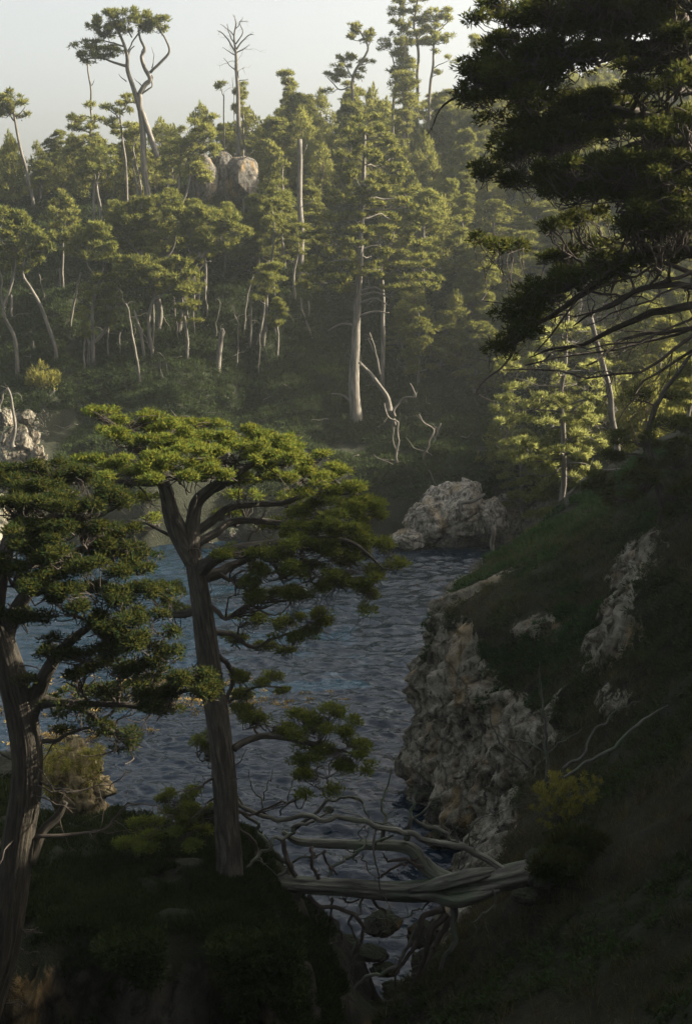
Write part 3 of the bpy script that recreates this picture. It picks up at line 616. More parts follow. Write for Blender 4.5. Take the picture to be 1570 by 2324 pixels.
strip(1500, 200, 1590, 180, 46, 30, 3, -.6, -.8, 1.2); strip(1460, 300, 1600, 290, 56, 26, 4, -.5, -.7, 1.3); strip(1300, 380, 1590, 360, 60, 24, 7, -.4, -.8, 1.2); strip(1420, 540, 1600, 510, 60, 24, 4, -.6, -.8, 1.2)
strip(1150, 330, 1300, 310, 60, 26, 5, -.2, -.4, 1.1); strip(1080, 200, 1300, 100, 70, 34, 6, -.6, -.8, 1.2); strip(1250, 20, 1590, -10, 80, 44, 6, -.8, -1, 1.2)
strip(1230, 660, 1420, 610, 40, 16, 5, -.1, -.3, 1.1); strip(1070, 548, 1160, 555, 34, 16, 3, 1.2, 1.2, .9)
strip(1130, 700, 1370, 605, 40, 13, 7, .4, .2, .9); strip(1165, 745, 1260, 690, 42, 26, 4, .4, .3, .9); strip(1130, 800, 1190, 770, 30, 20, 3, .4, .3, .6); strip(1450, 590, 1590, 560, 45, 14, 4, .4, .2, .5)
strip(1230, 600, 1330, 560, 40, 14, 3, 1.2, 1., .4)
sweeps = []
for k, (sx, sy_, ex, ey) in enumerate([(1620, 560, 1240, 700), (1620, 540, 1330, 590), (1630, 640, 1210, 805), (1640, 690, 1260, 790), (1640, 700, 1140, 840), (1640, 600, 1300, 720), (1630, 620, 1330, 740), (1640, 720, 1190, 830), (1640, 740, 1330, 830), (1600, 780, 1400, 960)]):
    sweeps.append(((sx, sy_), (ex, ey), .026 + .008 * (k % 3)))
near_tree("cypress_tree", "huge dark cypress reaching into the picture from the right edge with bare lower boughs", "tree", 20.0,
 ([(1790, 1560), (1800, 1200), (1790, 900), (1780, 600), (1760, 300), (1740, 60), (1730, -200)], [.55, .48, .44, .40, .35, .28, .15]),
 [([(1780, 700), (1640, 590, -.2), (1500, 560, .1), (1380, 600, .2), (1270, 660, .3), (1160, 700, .4)], [.2, .16, .11, .08, .07, .02]),
  ([(1780, 640), (1650, 470), (1500, 440, -.5), (1350, 425, -.3), (1210, 425)], [.2, .15, .10, .07, .02]),
  ([(1770, 500), (1640, 330), (1480, 260, .4), (1330, 240, .4), (1200, 300, .5), (1120, 350, .6)], [.2, .15, .11, .08, .05, .02]),
  ([(1770, 420), (1620, 200), (1450, 100), (1300, 130), (1180, 180), (1060, 220)], [.2, .16, .12, .1, .06, .02]),
  ([(1750, 260), (1600, 60), (1450, 20), (1300, 30), (1160, 40)], [.17, .13, .1, .06, .02]),
  ([(1780, 600), (1600, 340, .3), (1520, 300, .6), (1440, 330, .7), (1350, 380, .7)], [.12, .08, .06, .05, .02]),
  ([(1460, 570, .1), (1340, 640, .4), (1250, 720, .4), (1140, 800, .4)], [.09, .07, .05, .015]),
  ([(1790, 800), (1640, 690), (1500, 700), (1380, 760, .1), (1270, 790, .2), (1200, 812, .3)], [.14, .10, .08, .05, .03, .01]),
  ([(1785, 760), (1620, 650), (1500, 650, -.3), (1390, 690, -.3), (1300, 740, -.2)], [.12, .08, .06, .04, .012])],
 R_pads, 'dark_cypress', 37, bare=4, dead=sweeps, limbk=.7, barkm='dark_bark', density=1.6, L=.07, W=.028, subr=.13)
# ---------------------------------------------------------------- far trees, each traced from the photograph and stood on the slope
def ground_base(px, py, Y):
    if Y is None:
        h = hit(px, py)
        if h is not None: return h, h[1]
        Y = 188
    p = P(px, py, Y); return p, Y
def dp(y): return y
def far_tree(name, label, cat, Y, trunks, pads, seed, leaf='far_cypress', bark='far_bark', sub=.34, n=24, L=.36, W=.13, up=.45, dens=1.0, flat=.75, twg=2, extend=True, group=None, deadtw=0, low=-.3, conn=True):
    """trunks: list of (pts, r0_px, r1_px) in photo units; first trunk's first point is the base"""
    rng = np.random.default_rng(seed)
    b, Y = ground_base(*trunks[0][0][0][:2], Y)
    gz = float(land_z(b[0], b[1]))
    base = np.array([b[0], b[1], min(b[2], gz) if extend else b[2]])
    if extend and b[2] - gz > 14: base[2] = b[2] - 14
    root = empty(name, base, label, cat, group); k = mpp(Y)
    T = Tubes(); SP = []; SR = []
    for i, (pts, r0, r1) in enumerate(trunks):
        p = path_px(pts, Y)
        if extend and (i == 0 or pts[0][1] >= trunks[0][0][0][1] - 30 and len(pts[0]) < 3):
            g2 = min(float(land_z(p[0][0], p[0][1])), p[0][2]); p = np.vstack([[p[0][0], p[0][1], max(g2 - .5, p[0][2] - 14)], p])
        elif i == 0: p = np.vstack([p[0] - np.array([0, 0, .6]), p])
        q = T.add(p, [r0 * k, (r0 + r1) * .5 * k, r1 * k], sides=9, per=4, wig=.25, bark=.08, seed=seed + i, flare=.3 if i == 0 else 0)
        SP.append(q); SR.append(np.linspace(r0, r1, len(q)) * k)
        if deadtw: twigs(T, rng, q, r0 * k * .45, 2, deadtw, .25, .4, .9, start=.45, sides=4)
    SP = np.vstack(SP); SR = np.concatenate(SR)
    if pads:
        LV = Leaves(seed); T2 = T
        for pd in pads:
            px, py, rx, ry = pd[:4]; dY = pd[4] if len(pd) > 4 else rng.uniform(-1, 1) * rx * k * .6; dn = pd[5] if len(pd) > 5 else 1
            c = P(px, py, Y + dY); RX, RZ = rx * k, ry * k; RY = RX * .85
            ns = max(5, int(dens * dn * 11.5 * (RX * RY + RX * RZ) * (.34 / sub) ** 2))
            C = LV.pad(c, RX, RY, RZ, ns, sub, n, L, W, low=low, up=up, flat=flat, fill=.3, clus=5)
            if conn:
                d = SP - c; dist = np.linalg.norm(d, axis=1) + np.where(d[:, 2] > 0, 1.5 * d[:, 2], 0); j = int(np.argmin(dist)); a = SP[j]
                e = c - np.array([0, 0, RZ * .3]); mid = (a + e) / 2 + rng.normal(size=3) * .1 * np.linalg.norm(e - a)
                r0 = min(SR[j] * .6, .05 + .012 * np.linalg.norm(e - a)); T2.add([a, mid, e], [r0, r0 * .5], sides=5, per=4, wig=.3, seed=j)
                for i in rng.choice(len(C), size=min(len(C), twg * 2), replace=False): T2.add([(mid + e) / 2, (e + C[i]) / 2 + rng.normal(size=3) * .1, C[i]], [r0 * .45, .02], sides=3, per=2)
        LV.build("crown", M[leaf], root, base)
    T.build("trunk", M[bark], root, base)
    return root
def H(s): return [(x * .5, y * .5) for x, y in s]            # crop 1 -> photo units
def H3(s): return [(x * .5, 408 + y * .5) for x, y in s]      # crop 3
def H2(s): return [(734.8 + x * .532, y * .532) for x, y in s]
def padsc(f, L_): return [(*f([(p[0], p[1])])[0], p[2] * .5, p[3] * .5, *p[4:]) for p in L_]
def umbr(rng, x0, x1, y0, y1, n, rx, ry):                     # pads filling an arched cap
    out = []
    for i in range(n):
        t = rng.uniform(-1, 1); u = rng.random() ** 1.3; yy = y0 + (y1 - y0) * (u * .85 + .15 * t * t) + (y1 - y0) * .35 * t * t
        out.append(((x0 + x1) / 2 + t * (x1 - x0) / 2, yy, rx * rng.uniform(.7, 1.25), ry * rng.uniform(.7, 1.2), rng.uniform(-1, 1) * (x1 - x0) * .25 * mpp(140)))
    return out
rg = np.random.default_rng(99)
# ---- the skyline
far_tree("pine_tree", "slim pine with a small round tuft crown, farthest left on the skyline", "tree", 172, [(H([(150, 915), (120, 760), (90, 660), (68, 540), (62, 490)]), 4.2, 2), (H([(66, 550), (30, 500), (10, 490)]), 1.5, .8), (H([(66, 530), (95, 510), (118, 480)]), 1.5, .8)],
  padsc(H, [(30, 450, 40, 18), (70, 440, 34, 16), (100, 470, 34, 16), (20, 490, 32, 16), (50, 480, 40, 16), (105, 530, 30, 14), (40, 520, 30, 12), (-10, 520, 40, 20), (70, 500, 30, 14)]), 101, 'pine')
far_tree("pine_tree", "thin wiry pine with a bare kinked tip below the big forked pine's crown", "tree", 176, [(H([(425, 960), (415, 800), (412, 640), (414, 500), (412, 390), (402, 320), (400, 290)]), 3.2, 1.4), (H([(414, 390), (430, 360)]), 1, .5)],
  padsc(H, [(415, 485, 34, 10), (345, 535, 36, 12), (380, 555, 46, 14), (440, 545, 34, 12), (330, 590, 40, 16), (400, 590, 50, 16), (360, 640, 50, 18), (420, 620, 40, 14), (340, 690, 50, 22), (440, 680, 60, 26), (470, 650, 50, 18), (500, 690, 50, 26), (400, 720, 60, 28)]), 102, 'pine')
far_tree("pine_tree", "tall forked pine with swooping bare limbs and a wide flat crown on the left skyline", "tree", 164,
  [(H([(670, 890), (652, 760), (648, 600), (636, 500), (634, 420)]), 7.5, 5.5), (H([(715, 715), (690, 640), (665, 570), (638, 490)]), 6.5, 5),
   (H([(636, 500), (606, 400), (580, 320), (578, 260), (560, 200), (540, 150), (530, 110)]), 5.5, 2), (H([(632, 430), (660, 385), (685, 360), (660, 310), (645, 260), (660, 225), (640, 180), (630, 140)]), 5.5, 2),
   (H([(682, 330), (730, 280), (767, 235), (750, 175), (725, 140), (720, 110)]), 3.2, 1.2), (H([(640, 430), (680, 400), (692, 365), (690, 340)]), 2, 1), (H([(576, 300), (530, 285), (470, 268), (400, 265)]), 3.2, 1.2),
   (H([(578, 290), (590, 240), (612, 208)]), 2, 1), (H([(650, 300), (645, 240), (660, 210)]), 1.5, .8), (H([(575, 370), (540, 335)]), 1.2, .4), (H([(645, 390), (610, 355)]), 1.2, .4), (H([(690, 310), (700, 260), (690, 215)]), 1.2, .4), (H([(560, 210), (500, 190), (440, 180)]), 2, .8), (H([(600, 170), (580, 120), (600, 80)]), 1.6, .8), (H([(630, 150), (600, 190), (580, 240)]), 1.6, 1.4)],
  padsc(H, [(430, 105, 42, 20), (480, 90, 48, 22), (540, 70, 46, 20), (600, 62, 40, 16), (650, 75, 46, 20), (700, 85, 42, 18), (735, 90, 26, 14), (450, 125, 60, 18), (520, 120, 60, 22), (590, 110, 60, 24), (660, 110, 56, 22), (720, 115, 36, 18), (500, 150, 46, 16), (570, 145, 46, 16),
    (640, 140, 44, 16), (700, 140, 34, 12), (430, 195, 40, 14), (385, 225, 44, 16), (440, 230, 56, 16), (500, 220, 42, 14), (530, 235, 28, 10), (370, 260, 44, 18), (430, 265, 56, 16), (490, 260, 36, 12), (400, 285, 30, 8), (470, 165, 40, 10), (740, 130, 20, 12)]), 103, 'far_cypress', dens=.9)
far_tree("bare_tree", "leafless dead tree with a twiggy fan top on the skyline", "tree", 186, [(H([(1082, 520), (1077, 400), (1074, 300), (1070, 225)]), 5, 3),
   (H([(1070, 240), (1040, 190), (1010, 150), (990, 140)]), 2, .6), (H([(1070, 230), (1100, 190), (1130, 160), (1150, 155)]), 2, .6), (H([(1070, 225), (1062, 160), (1070, 100), (1060, 70)]), 2.4, .6), (H([(1068, 200), (1040, 150), (1030, 110)]), 1.5, .5), (H([(1070, 200), (1100, 150), (1090, 100), (1130, 98)]), 1.6, .5),
   (H([(1070, 250), (1040, 235), (1010, 215)]), 1.4, .4), (H([(1072, 240), (1110, 220), (1135, 200)]), 1.4, .4), (H([(1070, 320), (1040, 290), (1015, 262)]), 1.2, .4), (H([(1076, 370), (1105, 362), (1128, 358)]), 1.2, .4), (H([(1060, 160), (1030, 130), (1000, 110)]), 1.2, .4), (H([(1066, 140), (1085, 110), (1105, 80)]), 1.2, .4)], [], 104, deadtw=5)
far_tree("pine_tree", "spindly half-bare sapling just left of the leafless skyline tree", "tree", 186, [(H([(1015, 470), (1010, 430), (1000, 390)]), 1.6, .8), (H([(1060, 430), (1055, 350)]), .8, .4, ) ], padsc(H, [(995, 388, 16, 8, 0, .5), (1015, 382, 12, 7, 0, .5), (985, 400, 12, 6, 0, .5)]), 105, 'pine', deadtw=3)
far_tree("pine_tree", "small open pine with layered tufts left of the boulders, under the big forked pine", "tree", 170, [(H([(575, 760), (560, 650), (550, 560), (545, 520)]), 3, 1.4), (H([(548, 540), (510, 510), (490, 495)]), 1.3, .8), (H([(548, 520), (570, 480), (590, 460)]), 1.3, .8)],
  padsc(H, [(500, 490, 36, 12), (545, 480, 34, 12), (570, 445, 32, 10), (600, 465, 26, 10), (530, 510, 30, 10), (580, 500, 24, 10), (520, 560, 36, 12), (555, 580, 44, 12), (600, 580, 36, 12), (530, 600, 36, 12)]), 106, 'pine')
far_tree("pine_tree", "little pine with twin pale stems left of the tall forked trunk", "tree", 166, [(H([(640, 850), (620, 760), (605, 680), (620, 640)]), 2.6, 1.2), (H([(625, 860), (610, 780), (600, 720)]), 2.4, 1.4)], padsc(H, [(600, 590, 36, 14), (625, 610, 30, 12), (640, 580, 26, 12), (600, 630, 30, 10)]), 107, 'pine')
far_tree("pine_tree", "leaning open pine with scattered tufts, left of the three tall skyline pines", "tree", 184, [(H2([(120, 420), (125, 340), (140, 290), (175, 240), (190, 200), (165, 150), (150, 125)]), 3.8, 1.4), (H2([(125, 400), (70, 385), (35, 350), (15, 330)]), 2, .8), (H2([(130, 350), (100, 290), (85, 260)]), 1.6, .8), (H2([(150, 280), (185, 270)]), 1.4, .7), (H2([(185, 210), (205, 170)]), 1.4, .7)],
  [(*H2([(a, b)])[0], c * .532, d * .532) for a, b, c, d in [(150, 115, 30, 14), (130, 140, 34, 14), (175, 150, 34, 14), (205, 150, 26, 14), (110, 165, 26, 10), (190, 175, 26, 10), (90, 245, 30, 12), (65, 260, 24, 12), (80, 285, 30, 12), (115, 250, 22, 10), (60, 320, 36, 14), (20, 320, 28, 14), (90, 330, 26, 10), (15, 395, 24, 12), (185, 265, 30, 10), (150, 330, 24, 10), (45, 345, 26, 10), (170, 300, 20, 8)]], 108, 'pine')
far_tree("pine_tree", "wispy leaning pine, leftmost of the three tall skyline pines", "tree", 186, [(H2([(293, 470), (305, 370), (315, 300), (340, 230), (348, 160)]), 3.6, 1.3), (H2([(312, 330), (295, 250), (280, 200)]), 1.8, .8), (H2([(330, 260), (300, 200)]), 1.2, .6), (H2([(318, 350), (350, 320), (385, 295)]), 1, .4)],
  [(*H2([(a, b)])[0], c * .532, d * .532, 0, .7) for a, b, c, d in [(300, 150, 24, 10), (335, 125, 28, 12), (350, 150, 24, 12), (260, 175, 26, 10), (290, 195, 30, 12), (250, 210, 22, 8), (320, 185, 26, 10), (295, 320, 28, 12), (280, 310, 18, 8), (345, 190, 20, 8)]], 109, 'pine', deadtw=2)
far_tree("pine_tree", "straight tall pine running up out of the picture, middle one of the three skyline pines", "tree", 187, [(H2([(397, 500), (400, 380), (401, 260), (396, 180), (385, 120), (395, 40), (400, -10)]), 4, 1.6)] + [(H2([(397, 200 - 30 * i), (397 + s * 30, 170 - 30 * i), (397 + s * 55, 165 - 32 * i)]), 1.2, .6) for i, s in enumerate([-1, 1, -1, 1, -1])],
  [(*H2([(a, b)])[0], c * .532, d * .532) for a, b, c, d in [(320, 10, 30, 12), (360, 10, 34, 14), (400, 0, 36, 16), (330, 45, 34, 12), (370, 55, 34, 12), (420, 50, 36, 14), (310, 95, 26, 10), (340, 105, 34, 14), (390, 100, 40, 14), (430, 90, 34, 14), (350, 135, 34, 10), (400, 145, 40, 12), (440, 140, 30, 12), (380, 180, 26, 8), (300, 60, 20, 8), (410, 185, 20, 8)]], 110, 'pine')
far_tree("pine_tree", "straight tall pine with a lopsided crown, rightmost of the three skyline pines", "tree", 187, [(H2([(450, 460), (457, 360), (463, 280), (468, 190), (474, 120), (478, 60)]), 3.8, 1.4), (H2([(458, 300), (500, 270), (535, 258)]), 1.1, .5), (H2([(470, 150), (510, 110), (530, 90)]), 1.5, .7), (H2([(470, 170), (440, 130)]), 1.3, .7), (H2([(456, 330), (480, 318)]), 1, .5)],
  [(*H2([(a, b)])[0], c * .532, d * .532) for a, b, c, d in [(480, 50, 26, 12), (520, 45, 28, 12), (500, 80, 34, 12), (540, 85, 30, 12), (455, 85, 28, 12), (480, 115, 32, 10), (440, 120, 26, 10), (470, 155, 36, 14), (515, 160, 34, 12), (440, 175, 30, 10), (500, 180, 40, 10), (470, 190, 30, 8), (482, 315, 26, 10), (466, 222, 20, 8), (563, 268, 18, 8), (530, 245, 10, 5)]], 111, 'pine')
far_tree("pine_tree", "leaning pale-stemmed pine behind the left edge of the dark overhanging cypress", "tree", 178, [(H2([(715, 670), (700, 640), (670, 560), (648, 470), (640, 420)]), 3.4, 1.8)], [(*H2([(a, b)])[0], c * .532, d * .532) for a, b, c, d in [(640, 170, 30, 12), (680, 165, 40, 14), (640, 205, 34, 12), (690, 195, 40, 16), (660, 450, 40, 24), (690, 470, 40, 24), (600, 520, 40, 24), (640, 500, 46, 26), (590, 560, 50, 30), (660, 530, 50, 30)]], 112, 'pine', conn=True)
far_tree("pine_tree", "hazy flat-crowned tree seen through the gap in the dark overhanging cypress", "tree", 190, [(H2([(1440, 560), (1450, 420), (1440, 300), (1420, 250)]), 3, 1.6), (H2([(1440, 300), (1480, 250), (1520, 230)]), 1.8, 1)], [(*H2([(a, b)])[0], c * .532, d * .532) for a, b, c, d in [(1400, 215, 40, 14), (1450, 205, 46, 14), (1510, 210, 46, 14), (1560, 215, 40, 14), (1430, 240, 44, 14), (1490, 238, 50, 14), (1550, 245, 40, 14), (1470, 262, 40, 10)]], 113, 'pine')
# ---- middle of the slope
far_tree("cypress_tree", "pale yellow-green cypress on two slanting stems in front of the boulders", "tree", 165, [(H([(795, 940), (808, 860), (818, 790), (820, 715)]), 3.6, 2), (H([(820, 950), (845, 870), (865, 800), (850, 730)]), 3.2, 1.6), (H([(775, 900), (768, 820), (762, 760)]), 2, 1)],
  padsc(H, [(820, 650, 50, 16), (880, 645, 56, 18), (940, 640, 46, 18), (960, 670, 40, 14), (790, 690, 46, 16), (850, 685, 60, 20), (920, 690, 56, 18), (880, 725, 50, 14), (830, 740, 50, 16), (890, 760, 50, 14), (940, 790, 44, 14), (910, 815, 46, 12), (850, 790, 46, 14), (790, 780, 36, 14), (960, 815, 30, 10), (900, 570, 50, 22), (940, 545, 40, 20), (860, 600, 50, 20), (930, 600, 50, 20)]), 114, 'pine')
far_tree("snag", "tall bleached snag standing bare in the middle of the slope", "tree", 152, [(H([(1366, 1070), (1362, 900), (1363, 760), (1360, 632)]), 6.5, 5), (H([(1364, 700), (1385, 690), (1392, 655)]), 1.6, .8), (H([(1363, 940), (1400, 920), (1425, 905)]), 1.2, .5), (H([(1363, 980), (1335, 930), (1310, 910)]), 1.2, .5)], [], 115)
far_tree("snag", "thin grey dead stem just right of the boulders", "tree", 168, [(H([(1106, 890), (1108, 780), (1106, 680)]), 2.6, 1.4), (H([(1108, 720), (1135, 695), (1150, 680)]), 1.1, .5), (H([(1107, 715), (1080, 690)]), 1, .4)], [], 116, deadtw=3)
far_tree("pine_tree", "small sparse conical pine with upswept twigs between boulders and bleached snag", "tree", 163, [(H([(1283, 830), (1275, 760), (1240, 700), (1225, 650)]), 2.4, 1)], padsc(H, [(1225, 650, 20, 10), (1240, 680, 30, 12), (1215, 700, 30, 14), (1255, 715, 34, 12), (1230, 740, 40, 16), (1205, 770, 30, 14), (1260, 760, 36, 14), (1290, 745, 20, 12)]), 117, 'pine')
far_tree("pine_tree", "bushy rounded pine on two bare stems below the thin wiry skyline pine", "tree", 160, [(H([(425, 960), (428, 880), (432, 830)]), 3.2, 2.4), (H([(458, 975), (450, 890), (440, 830)]), 3.6, 2.6)], padsc(H, [(440, 700, 60, 30), (400, 740, 60, 30), (480, 730, 60, 34), (440, 770, 70, 34), (500, 790, 40, 30), (380, 790, 50, 30), (430, 820, 70, 24)]), 118, 'far_cypress')
# ---- big umbrella cypresses at the left and centre-left
M5 = [(600, 140, 60, 34), (650, 110, 60, 30), (720, 95, 60, 30), (770, 120, 50, 26), (570, 175, 60, 30), (640, 165, 70, 34), (720, 160, 80, 36), (800, 170, 60, 30), (540, 160, 40, 20), (520, 210, 60, 30), (600, 215, 80, 36), (690, 220, 80, 36), (780, 225, 70, 34), (540, 260, 70, 34), (640, 265, 80, 30), (740, 275, 70, 26), (540, 310, 50, 24), (600, 310, 50, 18), (700, 310, 50, 16)]
far_tree("cypress_tree", "broad sunlit cypress crown highest in the left-centre stand, above the pale trunks", "tree", 142, [(H3([(735, 1035), (728, 860), (722, 700), (725, 600), (715, 540), (690, 440), (660, 360), (640, 320)]), 8.5, 4), (H3([(700, 400), (760, 350), (790, 300), (800, 240)]), 3.5, 1.6), (H3([(660, 360), (600, 300), (560, 260)]), 3, 1.4), (H3([(680, 420), (700, 340), (710, 250)]), 3, 1.4)], padsc(H3, M5), 121)
far_tree("cypress_tree", "sunlit cypress with a domed crown right of the broad one in the left-centre stand", "tree", 141, [(H3([(800, 860), (812, 700), (828, 600), (838, 520), (870, 450), (890, 380), (910, 330)]), 6.5, 3.5), (H3([(895, 370), (950, 320), (1000, 290)]), 2.6, 1.4), (H3([(890, 380), (860, 320), (850, 270)]), 2.6, 1.4), (H3([(880, 430), (930, 380), (960, 370)]), 2, 1)],
  padsc(H3, [(860, 140, 46, 22), (900, 135, 46, 20), (950, 155, 46, 20), (1010, 150, 50, 26), (1060, 175, 34, 22), (870, 180, 60, 30), (940, 200, 66, 30), (1010, 205, 60, 30), (1070, 220, 46, 26), (1105, 245, 34, 18), (860, 240, 60, 30), (930, 255, 60, 28), (1000, 260, 60, 28), (1060, 280, 50, 22), (1010, 310, 46, 16), (900, 300, 50, 18), (950, 310, 40, 14), (840, 290, 40, 20)]), 122)
far_tree("cypress_tree", "lower sunlit cypress shelf in front of the left-centre stand on two close pale trunks", "tree", 137, [(H3([(705, 1040), (694, 900), (690, 780), (676, 690), (680, 610), (700, 530), (690, 480)]), 5, 3), (H3([(690, 1060), (660, 900), (655, 800), (640, 700), (612, 600)]), 5, 2.6), (H3([(690, 560), (760, 500), (820, 470)]), 2.8, 1.4)],
  padsc(H3, [(600, 375, 56, 20), (660, 390, 60, 24), (560, 400, 46, 18), (720, 400, 50, 24), (770, 385, 50, 22), (820, 385, 46, 20), (640, 425, 70, 26), (720, 440, 70, 26), (800, 430, 66, 26), (860, 440, 36, 22), (680, 470, 70, 24), (770, 480, 70, 24), (850, 480, 50, 20), (600, 450, 56, 22), (830, 510, 60, 18), (590, 490, 50, 16), (720, 510, 50, 14)]), 123)
far_tree("cypress_tree", "dim shaded cypress left of the stand, on a forked pale trunk", "tree", 139, [(H3([(445, 1030), (418, 930), (406, 850), (410, 760), (440, 730), (480, 680), (492, 640), (490, 590)]), 5, 3), (H3([(410, 755), (390, 700), (388, 640), (400, 600)]), 3, 2), (H3([(435, 960), (425, 850), (424, 720), (420, 600), (430, 520)]), 5, 3), (H3([(425, 560), (455, 440), (470, 400)]), 3, 1.4), (H3([(440, 440), (405, 400), (395, 370)]), 2.5, 1)],
  padsc(H3, [(420, 215, 50, 14), (470, 230, 50, 20), (380, 240, 56, 22), (440, 260, 70, 26), (330, 280, 50, 24), (400, 300, 70, 26), (480, 300, 50, 24), (350, 330, 60, 20), (420, 345, 60, 18), (480, 360, 46, 16), (500, 345, 40, 12), (460, 450, 56, 20), (500, 440, 40, 16), (430, 490, 60, 22), (500, 500, 56, 22), (450, 530, 70, 22), (520, 540, 50, 20), (560, 560, 50, 16), (430, 570, 50, 14)]), 124)
far_tree("cypress_tree", "sunlit umbrella cypress at the far left on two bent bare trunks", "tree", 136, [(H3([(75, 785), (60, 700), (30, 640), (20, 580), (40, 520), (62, 440), (80, 330)]), 4.6, 2.6), (H3([(252, 765), (215, 650), (180, 560), (140, 490), (105, 430), (120, 330)]), 4.6, 2.6), (H3([(25, 600), (5, 540), (10, 450), (-10, 380)]), 2.4, 1.4), (H3([(55, 620), (52, 520)]), 3, 2.4)],
  padsc(H3, [(20, 150, 60, 28), (80, 170, 50, 26), (-20, 180, 60, 30), (50, 210, 70, 34), (130, 210, 40, 24), (160, 240, 46, 26), (90, 255, 70, 34), (10, 250, 70, 34), (180, 280, 50, 28), (225, 265, 34, 22), (130, 300, 66, 30), (40, 310, 80, 34), (190, 330, 46, 22), (235, 310, 26, 16), (100, 350, 70, 26), (30, 370, 66, 24), (160, 370, 46, 18), (70, 400, 60, 20), (0, 400, 50, 20)]), 125)
far_tree("pine_tree", "upright bushy pine between the umbrella cypress and the left-centre stand", "tree", 150, [(H3([(285, 430), (288, 350), (288, 250)]), 3, 1.6), (H3([(278, 560), (275, 470), (272, 400)]), 2.4, 1.6)], padsc(H3, [(290, 85, 36, 22), (250, 110, 36, 24), (310, 110, 36, 24), (280, 140, 60, 30), (330, 150, 30, 20), (250, 180, 46, 26), (310, 190, 50, 28), (270, 230, 50, 26), (320, 230, 34, 22), (280, 270, 40, 20)]), 126, 'pine')
# ---- bare stems standing in the shade below the stand
dt = [([(322, 690), (330, 580), (350, 500), (368, 420)], 4, 2.4, "thin pale trunk slanting up left of the forked pale trunk"), ([(640, 940), (620, 820), (605, 700), (585, 600), (570, 560)], 4.4, 2.4, "crooked pale stem leaning left beside the thick grey root mass"),
      ([(690, 790), (660, 720), (625, 640), (610, 590)], 3, 1.8, "short crossing stem within the left-centre stand"), ([(990, 875), (998, 780), (1012, 690), (1018, 685)], 8, 7, "thick short pale stump of a trunk right of the left-centre stand"), ([(985, 730), (980, 650), (1000, 560), (985, 540)], 2.4, 1, "thin forked dead stem growing from the thick pale stump"),
      ([(1075, 850), (1082, 740), (1080, 650), (1058, 600)], 2.6, 1.2, "wavy thin stem right of the thick pale stump"), ([(1108, 715), (1115, 600), (1128, 510), (1152, 430)], 3.2, 1.8, "slightly bent slim trunk, left one of the pair below the dim slope"), ([(1130, 785), (1138, 640), (1145, 500)], 4, 2.8, "straight slim trunk, right one of the pair below the dim slope"),
      ([(1170, 740), (1195, 600), (1200, 550), (1235, 480), (1225, 420), (1210, 395)], 4, 2, "S-curved bare trunk with a hooked top in mid slope"), ([(1200, 540), (1180, 480), (1152, 440)], 2, 1.4, "bare side stem crossing left of the hooked trunk"),
      ([(1385, 640), (1372, 590), (1365, 535)], 3, 2.4, "short pale stub, left of two, right of mid slope"), ([(1398, 640), (1402, 590), (1400, 550)], 3, 2.4, "short pale stub, right of two, right of mid slope"), ([(875, 635), (940, 605), (1005, 575), (1050, 550)], 3, 1.4, "fallen pale log lying aslant behind the stand"),
      ([(155, 780), (152, 730)], 3.4, 3, "stubby pale stump at the far left of the slope"), ([(905, 585), (900, 480), (890, 430)], 3.2, 2.4, "shaded trunk right behind the left-centre stand"), ([(940, 620), (935, 520), (930, 450)], 3, 2.2, "second shaded trunk farther right behind the left-centre stand"),
      ([(805, 720), (795, 600), (790, 530)], 3, 2, "dim trunk between the two tallest of the stand"), ([(855, 640), (850, 570), (840, 510)], 3.4, 2.4, "dim trunk close right of the domed cypress trunk"), ([(545, 780), (540, 700), (548, 690)], 4, 3, "hollow grey stub left of the root mass"),
      ([(1410, 710), (1395, 670), (1390, 640)], 4, 2.6, "pale stub above the dark cypress branches in mid slope"), ([(1250, 700), (1250, 620)], 3, 2.4, "short dim stub right of the hooked trunk"), ([(880, 690), (850, 650)], 2, 1, "little slanting dead branch under the domed cypress"), ([(1175, 890), (1180, 780), (1178, 700)], 2.2, 1.2, "thin upright dead stem in front of the dim conifers"),
      ([(210, 560), (195, 500), (180, 430)], 2, 1.4, "thin leaning dim stem behind the far-left umbrella cypress")]
for i, (pts, r0, r1, lab) in enumerate(dt):
    r0 *= .8; r1 *= .7
    nm = "dead_log" if "log" in lab else "snag"
    far_tree(nm, lab, "log" if "log" in lab else "snag", None if "log" not in lab else 150, [(H3(pts), r0, r1)], [], 200 + i, deadtw=4, extend="log" not in lab)
